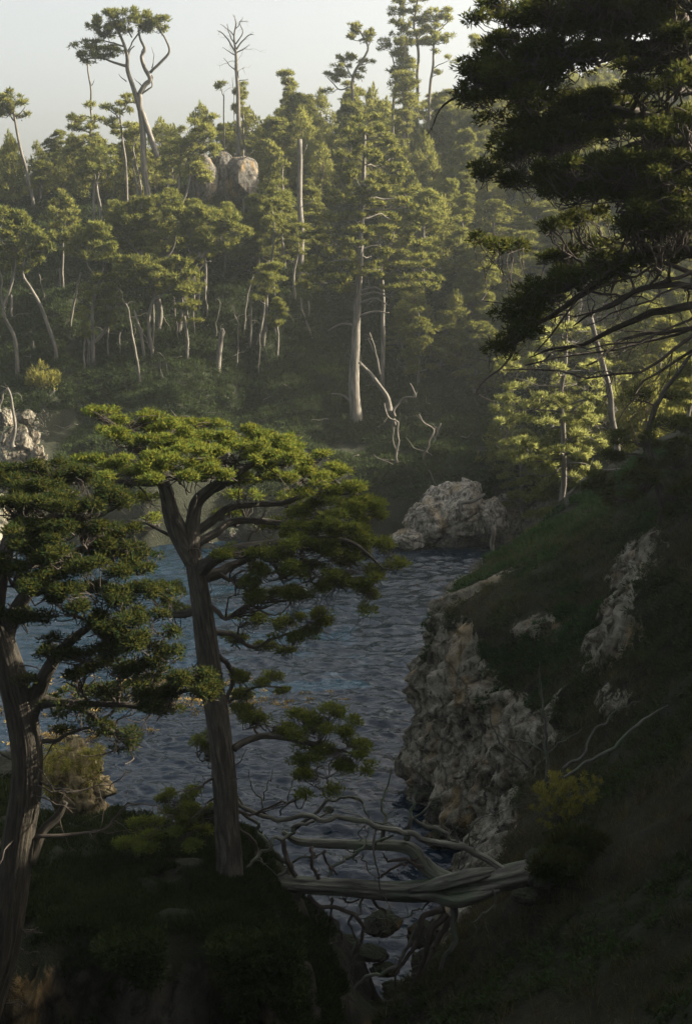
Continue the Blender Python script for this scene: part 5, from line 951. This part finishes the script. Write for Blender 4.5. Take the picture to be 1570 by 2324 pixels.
# ---------------------------------------------------------------- fallen tree bridging the gap
def LC(s): return [(530.7 + p[0] * .442, 1755.3 + p[1] * .442, *(p[2:])) for p in s]
def fallen():
    Y = 31.0; base = P(1150, 2000, Y); rng = np.random.default_rng(8)
    root = empty("fallen_tree", base, "big bleached fallen tree bridging the water gap with tangled dead limbs", "fallen tree")
    def part(nm, pts, r, mat='dead', sides=20, per=8, bark=.16, tw=0, seed=1, wig=.15):
        r = np.array(r) * (.82 if nm != 'branch' else .62); T = Tubes(); q = T.add(path_px(pts, Y), r, sides=sides, per=per, bark=bark, seed=seed, wig=wig, kink=.35 if nm == 'branch' else 0)
        if tw: twigs(T, rng, q, max(r[-1], .025) * 1.0, 2, tw + 2, .28, .3, .9, sides=4)
        T.build(nm, M[mat], root, base)
    part("trunk", LC([(150, 545), (250, 560), (420, 575), (600, 585), (800, 600), (950, 600), (1100, 580, .1), (1250, 560, .2), (1450, 520, .5), (1650, 500, 1.2), (2100, 520, 2.2)]), [.15, .20, .21, .22, .24, .28, .32, .34, .36, .36, .3], sides=40, per=14, bark=.2, seed=4)
    part("trunk_fork", LC([(250, 300, .3), (330, 345, .3), (430, 355, .3), (560, 360, .3), (700, 365, .3), (850, 375, .3), (930, 400, .2), (980, 470, .1), (1080, 540, 0), (1200, 560, 0)]), [.06, .10, .12, .13, .14, .16, .18, .2, .22, .2], sides=30, per=12, bark=.2, seed=5)
    part("root_flare", LC([(985, 430, .1), (1010, 480, .05), (1060, 530, 0), (1180, 560, 0), (1300, 530, .1)]), [.05, .14, .2, .2, .16], sides=24, seed=6)
    part("root_flare", LC([(1340, 500, .2), (1220, 530, -.1), (1050, 580, -.3), (900, 600, -.2)]), [.1, .2, .2, .05], sides=24, seed=7, bark=.25)
    part("root_flare", LC([(1360, 600, 0), (1230, 640, -.2), (1130, 660, -.2), (1000, 630, -.2), (850, 625, -.1)]), [.08, .16, .18, .13, .04], sides=24, seed=8, bark=.25)
    B = [([(-10, 120, -.2), (60, 180, -.3), (200, 225, -.4), (400, 222, -.4), (600, 235, -.4), (760, 265, -.4), (900, 320, -.3), (1050, 355, -.2), (1200, 390, 0), (1330, 450, .2), (1400, 500, .4)], [.07, .085, .085, .09, .095, .10, .11, .125, .14, .15, .12], 'dead', 2),
         ([(45, 205), (110, 270), (180, 370), (240, 440), (300, 500)], [.06, .07, .07, .07, .06], 'dead', 1), ([(300, 300, .2), (400, 220), (480, 140), (560, 100), (620, 120), (670, 180), (690, 225)], [.08, .07, .06, .05, .05, .04, .02], 'dead', 3),
         ([(50, 515, -.6), (90, 460, -.5), (160, 380, -.3), (260, 310), (370, 250), (480, 200)], [.05, .06, .065, .07, .06, .03], 'dead', 2), ([(820, 315, -.3), (740, 350, -.2), (650, 400), (560, 445), (500, 500), (485, 530)], [.05, .06, .065, .06, .06, .06], 'dead', 3),
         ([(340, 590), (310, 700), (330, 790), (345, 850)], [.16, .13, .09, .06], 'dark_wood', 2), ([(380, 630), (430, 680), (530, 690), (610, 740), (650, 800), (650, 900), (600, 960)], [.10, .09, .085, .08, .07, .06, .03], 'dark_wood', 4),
         ([(500, 640), (510, 700), (540, 800), (560, 850)], [.05, .045, .04, .02], 'dark_wood', 4), ([(660, 600), (650, 680), (610, 770), (610, 880), (590, 980), (600, 1090)], [.055, .055, .06, .05, .045, .03], 'dead', 3), ([(720, 640), (760, 720), (790, 780)], [.07, .05, .03], 'dark_wood', 3),
         ([(1130, 660), (1140, 760), (1110, 900), (1070, 1020), (1020, 1110)], [.18, .13, .10, .07, .03], 'dead', 2), ([(940, 780), (880, 880), (830, 970), (760, 1030), (680, 1040), (620, 1090), (600, 1160)], [.09, .08, .08, .075, .07, .06, .04], 'dead', 3),
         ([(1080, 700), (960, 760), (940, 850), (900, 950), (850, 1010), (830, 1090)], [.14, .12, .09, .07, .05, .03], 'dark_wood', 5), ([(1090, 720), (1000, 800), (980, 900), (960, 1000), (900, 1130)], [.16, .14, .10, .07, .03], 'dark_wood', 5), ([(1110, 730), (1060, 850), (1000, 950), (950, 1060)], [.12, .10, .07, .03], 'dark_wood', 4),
         ([(1330, 590, -.2), (1335, 680, -.4), (1260, 740, -.5), (1235, 800, -.5), (1215, 860, -.5)], [.04, .04, .035, .025, .012], 'dead', 3), ([(1255, 745, -.5), (1290, 740, -.5), (1305, 850, -.5)], [.025, .02, .01], 'dead', 1),
         ([(740, 540), (800, 490), (880, 465), (950, 430)], [.06, .055, .05, .04], 'dark_wood', 2), ([(660, 410), (690, 480), (720, 550)], [.03, .025, .02], 'dead', 2), ([(250, 350, .2), (290, 430), (320, 530)], [.10, .09, .09], 'dark_wood', 3), ([(400, 380, .2), (385, 450), (430, 540)], [.08, .07, .08], 'dark_wood', 3),
         ([(470, 400, .2), (500, 450), (530, 520)], [.05, .045, .04], 'dark_wood', 3), ([(755, 350, .3), (768, 250, .3), (775, 130, .4), (800, 0, .5), (800, -30, .5)], [.10, .075, .05, .03, .01], 'dead', 1), ([(885, 340, .2), (905, 210, .2), (940, 90, .2), (960, 0, .2), (955, -90, .2)], [.13, .07, .035, .025, .008], 'dead', 1), ([(930, 230, .2), (1000, 150, .2)], [.05, .03], 'dead', 0),
         ([(905, 225, .2), (1000, 280, .2), (1080, 310, .2), (1150, 350, .2), (1200, 400, .3)], [.07, .075, .07, .07, .05], 'dead', 1), ([(1150, 490), (1150, 380), (1150, 270)], [.035, .03, .015], 'dead', 1), ([(1160, 500), (1220, 400), (1290, 290)], [.035, .03, .012], 'dead', 1),
         ([(170, 215, -.3), (110, 120, -.2), (80, -20, -.1)], [.045, .035, .012], 'dead', 1), ([(150, 140), (190, 30), (200, -20)], [.03, .02, .01], 'dead', 0), ([(240, 215, -.3), (290, 130, -.2), (305, -30, -.1)], [.04, .03, .012], 'dead', 1), ([(480, 140, 0), (430, 30), (420, -60)], [.03, .025, .01], 'dead', 1),
         ([(650, 750), (780, 730), (900, 735), (1010, 650)], [.02, .03, .035, .04], 'dead', 2), ([(740, 880), (800, 800), (830, 745)], [.012, .02, .02], 'dead', 1), ([(310, 790), (400, 850), (480, 880), (560, 860)], [.06, .05, .04, .015], 'dark_wood', 3), ([(545, 1130), (550, 1050), (610, 1080)], [.02, .03, .02], 'dark_wood', 1),
         ([(180, 545), (130, 480), (120, 400, .2), (60, 300, .2), (0, 240, .2)], [.12, .09, .07, .05, .02], 'dark_wood', 3), ([(220, 540), (280, 470, .1), (370, 430, .1), (460, 410, .2)], [.07, .06, .05, .03], 'dead', 2), ([(980, 480), (900, 450), (800, 440, .2), (760, 410, .2)], [.08, .07, .05, .02], 'dark_wood', 3),
         ([(630, 460, .2), (625, 380, .2), (680, 270, .3), (690, 190, .4)], [.03, .03, .02, .01], 'dark_wood', 1), ([(-30, 60, -.4), (10, 110, -.3), (60, 200, -.2)], [.05, .055, .06], 'dead', 2), ([(30, 380, -.4), (0, 290, -.4), (-10, 200, -.4), (10, 60, -.4)], [.06, .045, .03, .02], 'dead', 2), ([(-60, 450, -.2), (0, 440, -.3), (30, 380, -.4)], [.09, .08, .06], 'dead', 1),
         ([(250, 620, 0), (260, 700, 0), (262, 740, 0)], [.04, .03, .015], 'dark_wood', 1), ([(560, 640, .1), (600, 660, .1), (640, 640, .1)], [.05, .04, .03], 'dark_wood', 2), ([(430, 680, .1), (430, 740, .1), (400, 810, .1)], [.025, .02, .01], 'dark_wood', 2)]
    for i, (pts, r, mt, tw) in enumerate(B): part("branch", LC(pts), r, mt, sides=12 if max(r) > .06 else 8, per=8, bark=.16, tw=tw, seed=20 + i, wig=.24)
fallen()

# ---------------------------------------------------------------- golden bush with painted sunlight, bare boughs and the grey dead shrub on the right slope
def bush(name, label, px, py, Y, rx, rz, mat, seed, n=60, L=.13, W=.03, stems=14, sub=.12, cat="bush", leaves=50, spike=0):
    rng = np.random.default_rng(seed); k = mpp(Y); c = P(px, py, Y); base = c - np.array([0, 0, rz * k]); root = empty(name, base, label, cat)
    LV = Leaves(seed); T = Tubes(); C = []
    for i in range(n):
        d = unit(rng.normal(size=3)); C.append(c + d * np.array([rx * k, rx * k * .7, rz * k]) * rng.random() ** .4)
    C = np.array(C); LV.clumps(C, rng.uniform(.5, 1.3, n) * sub, leaves, L, W, .6, fill=.1)
    for i in range(stems): T.add([base + rng.normal(size=3) * .1, (base + C[i]) / 2 + rng.normal(size=3) * .08, C[i]], [.025, .006], sides=4, per=3, wig=.1, seed=i)
    for i in range(spike):
        e = c + np.array([rng.normal() * .8 + .2, rng.normal() * .4, rng.uniform(-.9, .3)]) * rx * k * 1.3; T.add([c + rng.normal(size=3) * .1, (c + e) / 2 + np.array([0, 0, .1]), e], [.008, .002], sides=3, per=3)
    LV.build("foliage", M[mat], root, base); T.build("stems", M['dead'], root, base); return root
bush("sun_painted_bush", "golden bush with sunlight painted into its leaves, beside the foot of the sea cliff", 1285, 1815, 35.5, 96, 76, 'gold', 5, n=190, L=.1, W=.025, sub=.09, stems=60, spike=110)  # gold leaf colour stands in for sunlight; the ridge shades this bush
bush("dark_bush", "dark leafy bush under the golden bush", 1310, 1935, 31.6, 80, 50, 'dark_cypress', 6, n=150, sub=.2, L=.16, W=.05)
bush("dark_bush", "low dark bush over the fallen tree's buried right end", 1262, 1968, 30.6, 62, 34, 'dark_cypress', 9, n=130, sub=.16, L=.12, W=.035)
for i, (a, b, y, rx, rz, lb) in enumerate([(1225, 2000, 30.7, 30, 18, "dark stone under the fallen tree's buried right end"), (1190, 2035, 30.3, 26, 16, "small dark stone just below the fallen tree's root end"), (1215, 1945, 31.6, 22, 14, "dark stone wedged above the fallen tree's root end")]): rock_px("stone", lb, "rock", a, b, y, rx, rz, 'dark_rock', 120 + i, facets=10)
def bare(name, label, cat, Y, S, seed, tw=3, mat='dead'):
    rng = np.random.default_rng(seed); b = P(*S[0][0][0][:2], Y); root = empty(name, b, label, cat)
    for i, (pts, r) in enumerate(S):
        T = Tubes(); q = T.add(path_px(pts, Y), r, sides=8, per=6, wig=.15, bark=.1, seed=seed + i); twigs(T, rng, q, max(r[-1], .012), 2, tw, .25, .35, .8, sides=4); T.build("branch", M[mat], root, b)
bare("dead_shrub", "grey leafless shrub with an upright stem standing behind the golden bush", "dead shrub", 36.5, [([(1240, 1790), (1238, 1700), (1232, 1620), (1225, 1540), (1222, 1500)], [.05, .045, .035, .02, .01]), ([(1238, 1715), (1210, 1690), (1150, 1675), (1120, 1660)], [.03, .025, .02, .01]), ([(1240, 1710), (1280, 1680), (1320, 1655)], [.03, .02, .008]), ([(1205, 1745), (1150, 1700), (1115, 1650), (1112, 1620)], [.035, .03, .02, .01])], 1)
bare("dead_bough", "bare grey forked bough slanting up right, upper of two beside the golden bush", "dead bough", 35.6, [([(1278, 1745), (1320, 1712), (1345, 1670), (1380, 1630), (1405, 1600), (1412, 1580)], [.05, .04, .035, .03, .02, .01]), ([(1400, 1605), (1430, 1600), (1460, 1585)], [.02, .015, .008])], 2)
bare("dead_bough", "bare grey bough slanting up right, lower and longer of two beside the golden bush", "dead bough", 35.2, [([(1280, 1765), (1340, 1725), (1400, 1690), (1440, 1650), (1480, 1620), (1515, 1600)], [.045, .045, .045, .04, .03, .015])], 3)
far_tree("dead_post", "short upright dead stump catching the sun on the headland's crest", "stump", 60.4, [([(1124, 1262), (1120, 1232), (1118, 1195)], 5.5, 4.5)], [], 310, extend=False)
# leggy dead stems and a leaning dead tree on the headland crest
far_tree("dead_tree", "grey leaning dead tree trailing along the headland crest", "dead tree", 62.5, [([(1290, 1125), (1330, 1085), (1400, 1065), (1470, 1060)], 5, 2), ([(1340, 1085), (1345, 1040)], 2, 1)], [], 311, deadtw=4, extend=False)

# pine in the sun behind the headland
rng = np.random.default_rng(71)
lp = []
for cx_, cy_, w_, h_, n_ in [(1275, 820, 120, 60, 12), (1200, 930, 70, 30, 7), (1180, 850, 50, 30, 4), (1230, 1000, 110, 60, 16), (1330, 960, 70, 60, 9), (1380, 880, 40, 20, 4), (1300, 1040, 70, 50, 10), (1170, 1020, 40, 30, 5), (1260, 900, 110, 40, 10), (1190, 1060, 50, 30, 4), (1300, 760, 60, 40, 5)]:
    for i in range(n_): lp.append((cx_ + rng.uniform(-1, 1) * w_, cy_ + rng.uniform(-1, 1) * h_, rng.uniform(14, 26), rng.uniform(8, 12), rng.uniform(-2.2, 2.2), .8))
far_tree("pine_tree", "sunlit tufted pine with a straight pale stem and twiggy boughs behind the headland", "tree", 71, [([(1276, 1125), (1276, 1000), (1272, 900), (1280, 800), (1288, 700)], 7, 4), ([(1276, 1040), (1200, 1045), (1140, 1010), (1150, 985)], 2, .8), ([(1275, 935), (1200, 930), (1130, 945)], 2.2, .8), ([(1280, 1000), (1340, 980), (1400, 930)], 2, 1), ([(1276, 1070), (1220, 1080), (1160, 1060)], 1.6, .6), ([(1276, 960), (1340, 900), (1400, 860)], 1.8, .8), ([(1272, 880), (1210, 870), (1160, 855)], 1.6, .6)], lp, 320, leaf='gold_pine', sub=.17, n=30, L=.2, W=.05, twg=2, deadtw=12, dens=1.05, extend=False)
far_tree("snag", "weathered dead snag leaning left, right of the sunlit tufted pine", "snag", 69, [([(1400, 1010), (1385, 930), (1372, 860), (1355, 790), (1340, 720)], 8, 5), ([(1385, 900), (1330, 905), (1275, 925)], 3, 1)], [], 321, deadtw=4, extend=False)
# dark cypress sprays low on the right, over the headland's shoulder
near_tree("cypress_sapling", "dark drooping cypress on the headland's shoulder at the right edge", "tree", 45.0, ([(1500, 1130), (1470, 1000), (1500, 900), (1570, 800)], [.12, .09, .07, .05]), [([(1470, 1040), (1420, 1030), (1370, 1040)], [.05, .03, .01])],
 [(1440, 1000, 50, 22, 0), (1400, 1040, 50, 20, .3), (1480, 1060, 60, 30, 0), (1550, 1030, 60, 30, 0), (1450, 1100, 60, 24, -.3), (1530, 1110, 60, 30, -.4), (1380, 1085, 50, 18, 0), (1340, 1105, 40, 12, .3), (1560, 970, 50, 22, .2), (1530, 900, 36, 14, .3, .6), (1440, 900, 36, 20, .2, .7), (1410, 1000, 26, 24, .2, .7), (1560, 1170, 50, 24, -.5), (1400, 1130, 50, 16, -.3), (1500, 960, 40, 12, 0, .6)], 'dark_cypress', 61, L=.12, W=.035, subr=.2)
rk_n = 0
# ---------------------------------------------------------------- ground cover nobody could count
def land_normal_lift(x, y): return land_z(x, y)
rng = np.random.default_rng(12)
N_ = 46000; px = rng.uniform(-60, 1640, N_); Ys = 114 + 72 * rng.random(N_) ** 1.15
xs_ = (px - CX) / FOC * Ys * 1.02; zs_ = land_z(xs_, Ys)
dens = fbm(xs_ * .25, Ys * .25, 0, 3, 71)
ok = (zs_ > 3.2) & (dens > -9) & ~((zs_ < 7) & (dens < .0)) & ~((xs_ < -26) & (zs_ < 10) & (dens < .3))
ppx = CX + FOC * xs_ / Ys
C = np.stack([xs_[ok], Ys[ok], zs_[ok] + .1], 1)
sz_ = rng.uniform(.22, .7, len(C)) * (1 + .5 * sstep(140, 170, C[:, 1]))
LV = Leaves(13); LV.clumps(C, sz_, 24, .34, .11, .5, fill=.3, flat=.6)
o = LV.build("undergrowth", M['undergrowth']); tag(o, "dark scrub and creepers covering the far slope", "undergrowth", kind="stuff")
# dead sticks lying in it
T = Tubes()
for k in range(170):
    h_ = None; a = rng.integers(len(C)); c = C[a]
    if c[1] > 150: continue
    d = unit(rng.normal(size=3) * np.array([1, .4, .5])); q, _ = crooked(rng, c + np.array([0, -.3, .5]), d, rng.uniform(1.2, 3.2), 5, .3); T.add(q, [.05, .02], sides=4, per=2)
o = T.build("dead_sticks", M['far_bark']); tag(o, "bleached sticks strewn through the far scrub", "dead sticks", kind="stuff")
# cover on the right slope
def on_sheet(n, y0, y1, z0, z1, seed):
    r = np.random.default_rng(seed); y = r.uniform(y0, y1, n); z = r.uniform(z0, z1, n); iy = np.clip(np.searchsorted(sy, y), 0, len(sy) - 1); iz = np.clip(np.searchsorted(sz, z), 0, len(sz) - 1)
    return np.stack([XX[iy, iz], YD[iy, iz], sz[iz]], 1), rockm[iy, iz], r
C, rm, r = on_sheet(5200, 44, 63, 5.2, 13.5, 3); nz = fbm(C[:, 1] * .6, C[:, 2] * .6, 0, 3, 4)
g = (rm < .45) & (nz + .35 * sstep(49, 55, C[:, 1]) > .0); LV = Leaves(14); LV.clumps(C[g], r.uniform(.14, .42, g.sum()), 60, .15, .06, .3, fill=.35, flat=.85)
g2 = (rm > .5) & (nz > .62) & (C[:, 2] > 5.5); LV.clumps(C[g2], r.uniform(.1, .2, g2.sum()), 30, .14, .06, .3, fill=.4)
o = LV.build("creeper", M['ivy']); tag(o, "bright green creeper draped over the top of the sea cliff", "creeper", kind="stuff")
C, rm, r = on_sheet(16000, 22, 58, 2.0, 16, 5); g = (rm < .5) & (C[:, 1] < 62); C = C[g]; nz = fbm(C[:, 1] * .4, C[:, 2] * .4, 0, 3, 6)
LV = Leaves(15); s = nz > -.15; LV.clumps(C[s], r.uniform(.1, .42, s.sum()) * (.6 + .4 * sstep(30, 45, C[s][:, 1])), 34, .13, .04, .3, fill=.3, flat=.7)
o = LV.build("shrubbery", M['undergrowth']); tag(o, "dark shrubbery clinging to the right slope", "shrubbery", kind="stuff")
LV = Leaves(16); s = nz < .15; LV.clumps(C[s][:6000], .16, 18, .34, .014, .9, fill=.1, droop=.2)
o = LV.build("dry_grass", M['dry_grass']); tag(o, "long dry grass hanging down the right slope", "grass", kind="stuff")
# moss, short grass and ivy on the near bank
n = 17000; x = rng.uniform(-12, 0, n); y = rng.uniform(26.6, 36, n); z = near_z(x, y); ok = z > 3.5
C = np.stack([x, y, z + .12], 1)[ok]; nz = fbm(C[:, 0] * .7, C[:, 1] * .7, 0, 3, 9)
LV = Leaves(17); LV.clumps(C[nz > -.75], .12, 26, .12, .03, .9, fill=.1, flat=.8)
n = 3500; x = rng.uniform(-9, -1, n); zz = 6.6 - 3.2 * rng.random(n) ** 1.6; yy = 27.0 + rng.uniform(-.7, .3, n); nz = fbm(x * .9, zz * .6, 0, 3, 19)
C2 = np.stack([x, yy, zz], 1)[nz > .1 + (6.6 - zz) * .12]; LV.clumps(C2, rng.uniform(.1, .25, len(C2)), 26, .13, .05, .2, fill=.3)
o = LV.build("moss", M['moss']); tag(o, "dark moss and low grass carpeting the near bank", "moss", kind="stuff")
# floating kelp in the cove
V = []; n = 260; cx = np.array([[-12.5, 66], [-10, 70], [-6, 66.5], [-13, 61]]); kk = rng.integers(4, size=n)
kx = cx[kk, 0] + rng.normal(size=n) * 2.6; ky = cx[kk, 1] + rng.normal(size=n) * .9
LV = Leaves(18); LV.clumps(np.stack([kx, ky, np.full(n, .06)], 1), .22, 14, .18, .06, 0, fill=.2, flat=.18)
o = LV.build("kelp", M['kelp']); tag(o, "golden kelp floating on the cove behind the middle cypress", "kelp", kind="stuff")
# ---------------------------------------------------------------- air
def add_haze(dens=.00029):
    lo = np.array([-200, -20, -5.5]); hi = np.array([210, 345, 84.0])
    V = np.array([[(hi if (i >> k) & 1 else lo)[k] for k in range(3)] for i in range(8)], float)
    F = np.array([[0, 2, 3, 1], [4, 5, 7, 6], [0, 1, 5, 4], [2, 6, 7, 3], [0, 4, 6, 2], [1, 3, 7, 5]])
    m, N, L = new_mat('haze'); v = N.new("ShaderNodeVolumePrincipled"); v.inputs["Density"].default_value = dens
    v.inputs["Color"].default_value = (.86, .95, 1.0, 1); v.inputs["Anisotropy"].default_value = .65
    o = N.new("ShaderNodeOutputMaterial"); L.new(v.outputs[0], o.inputs["Volume"])
    h = make_mesh("haze", V, F, m); tag(h, "thin sunlit sea haze over the cove", "haze", kind="stuff")
add_haze()
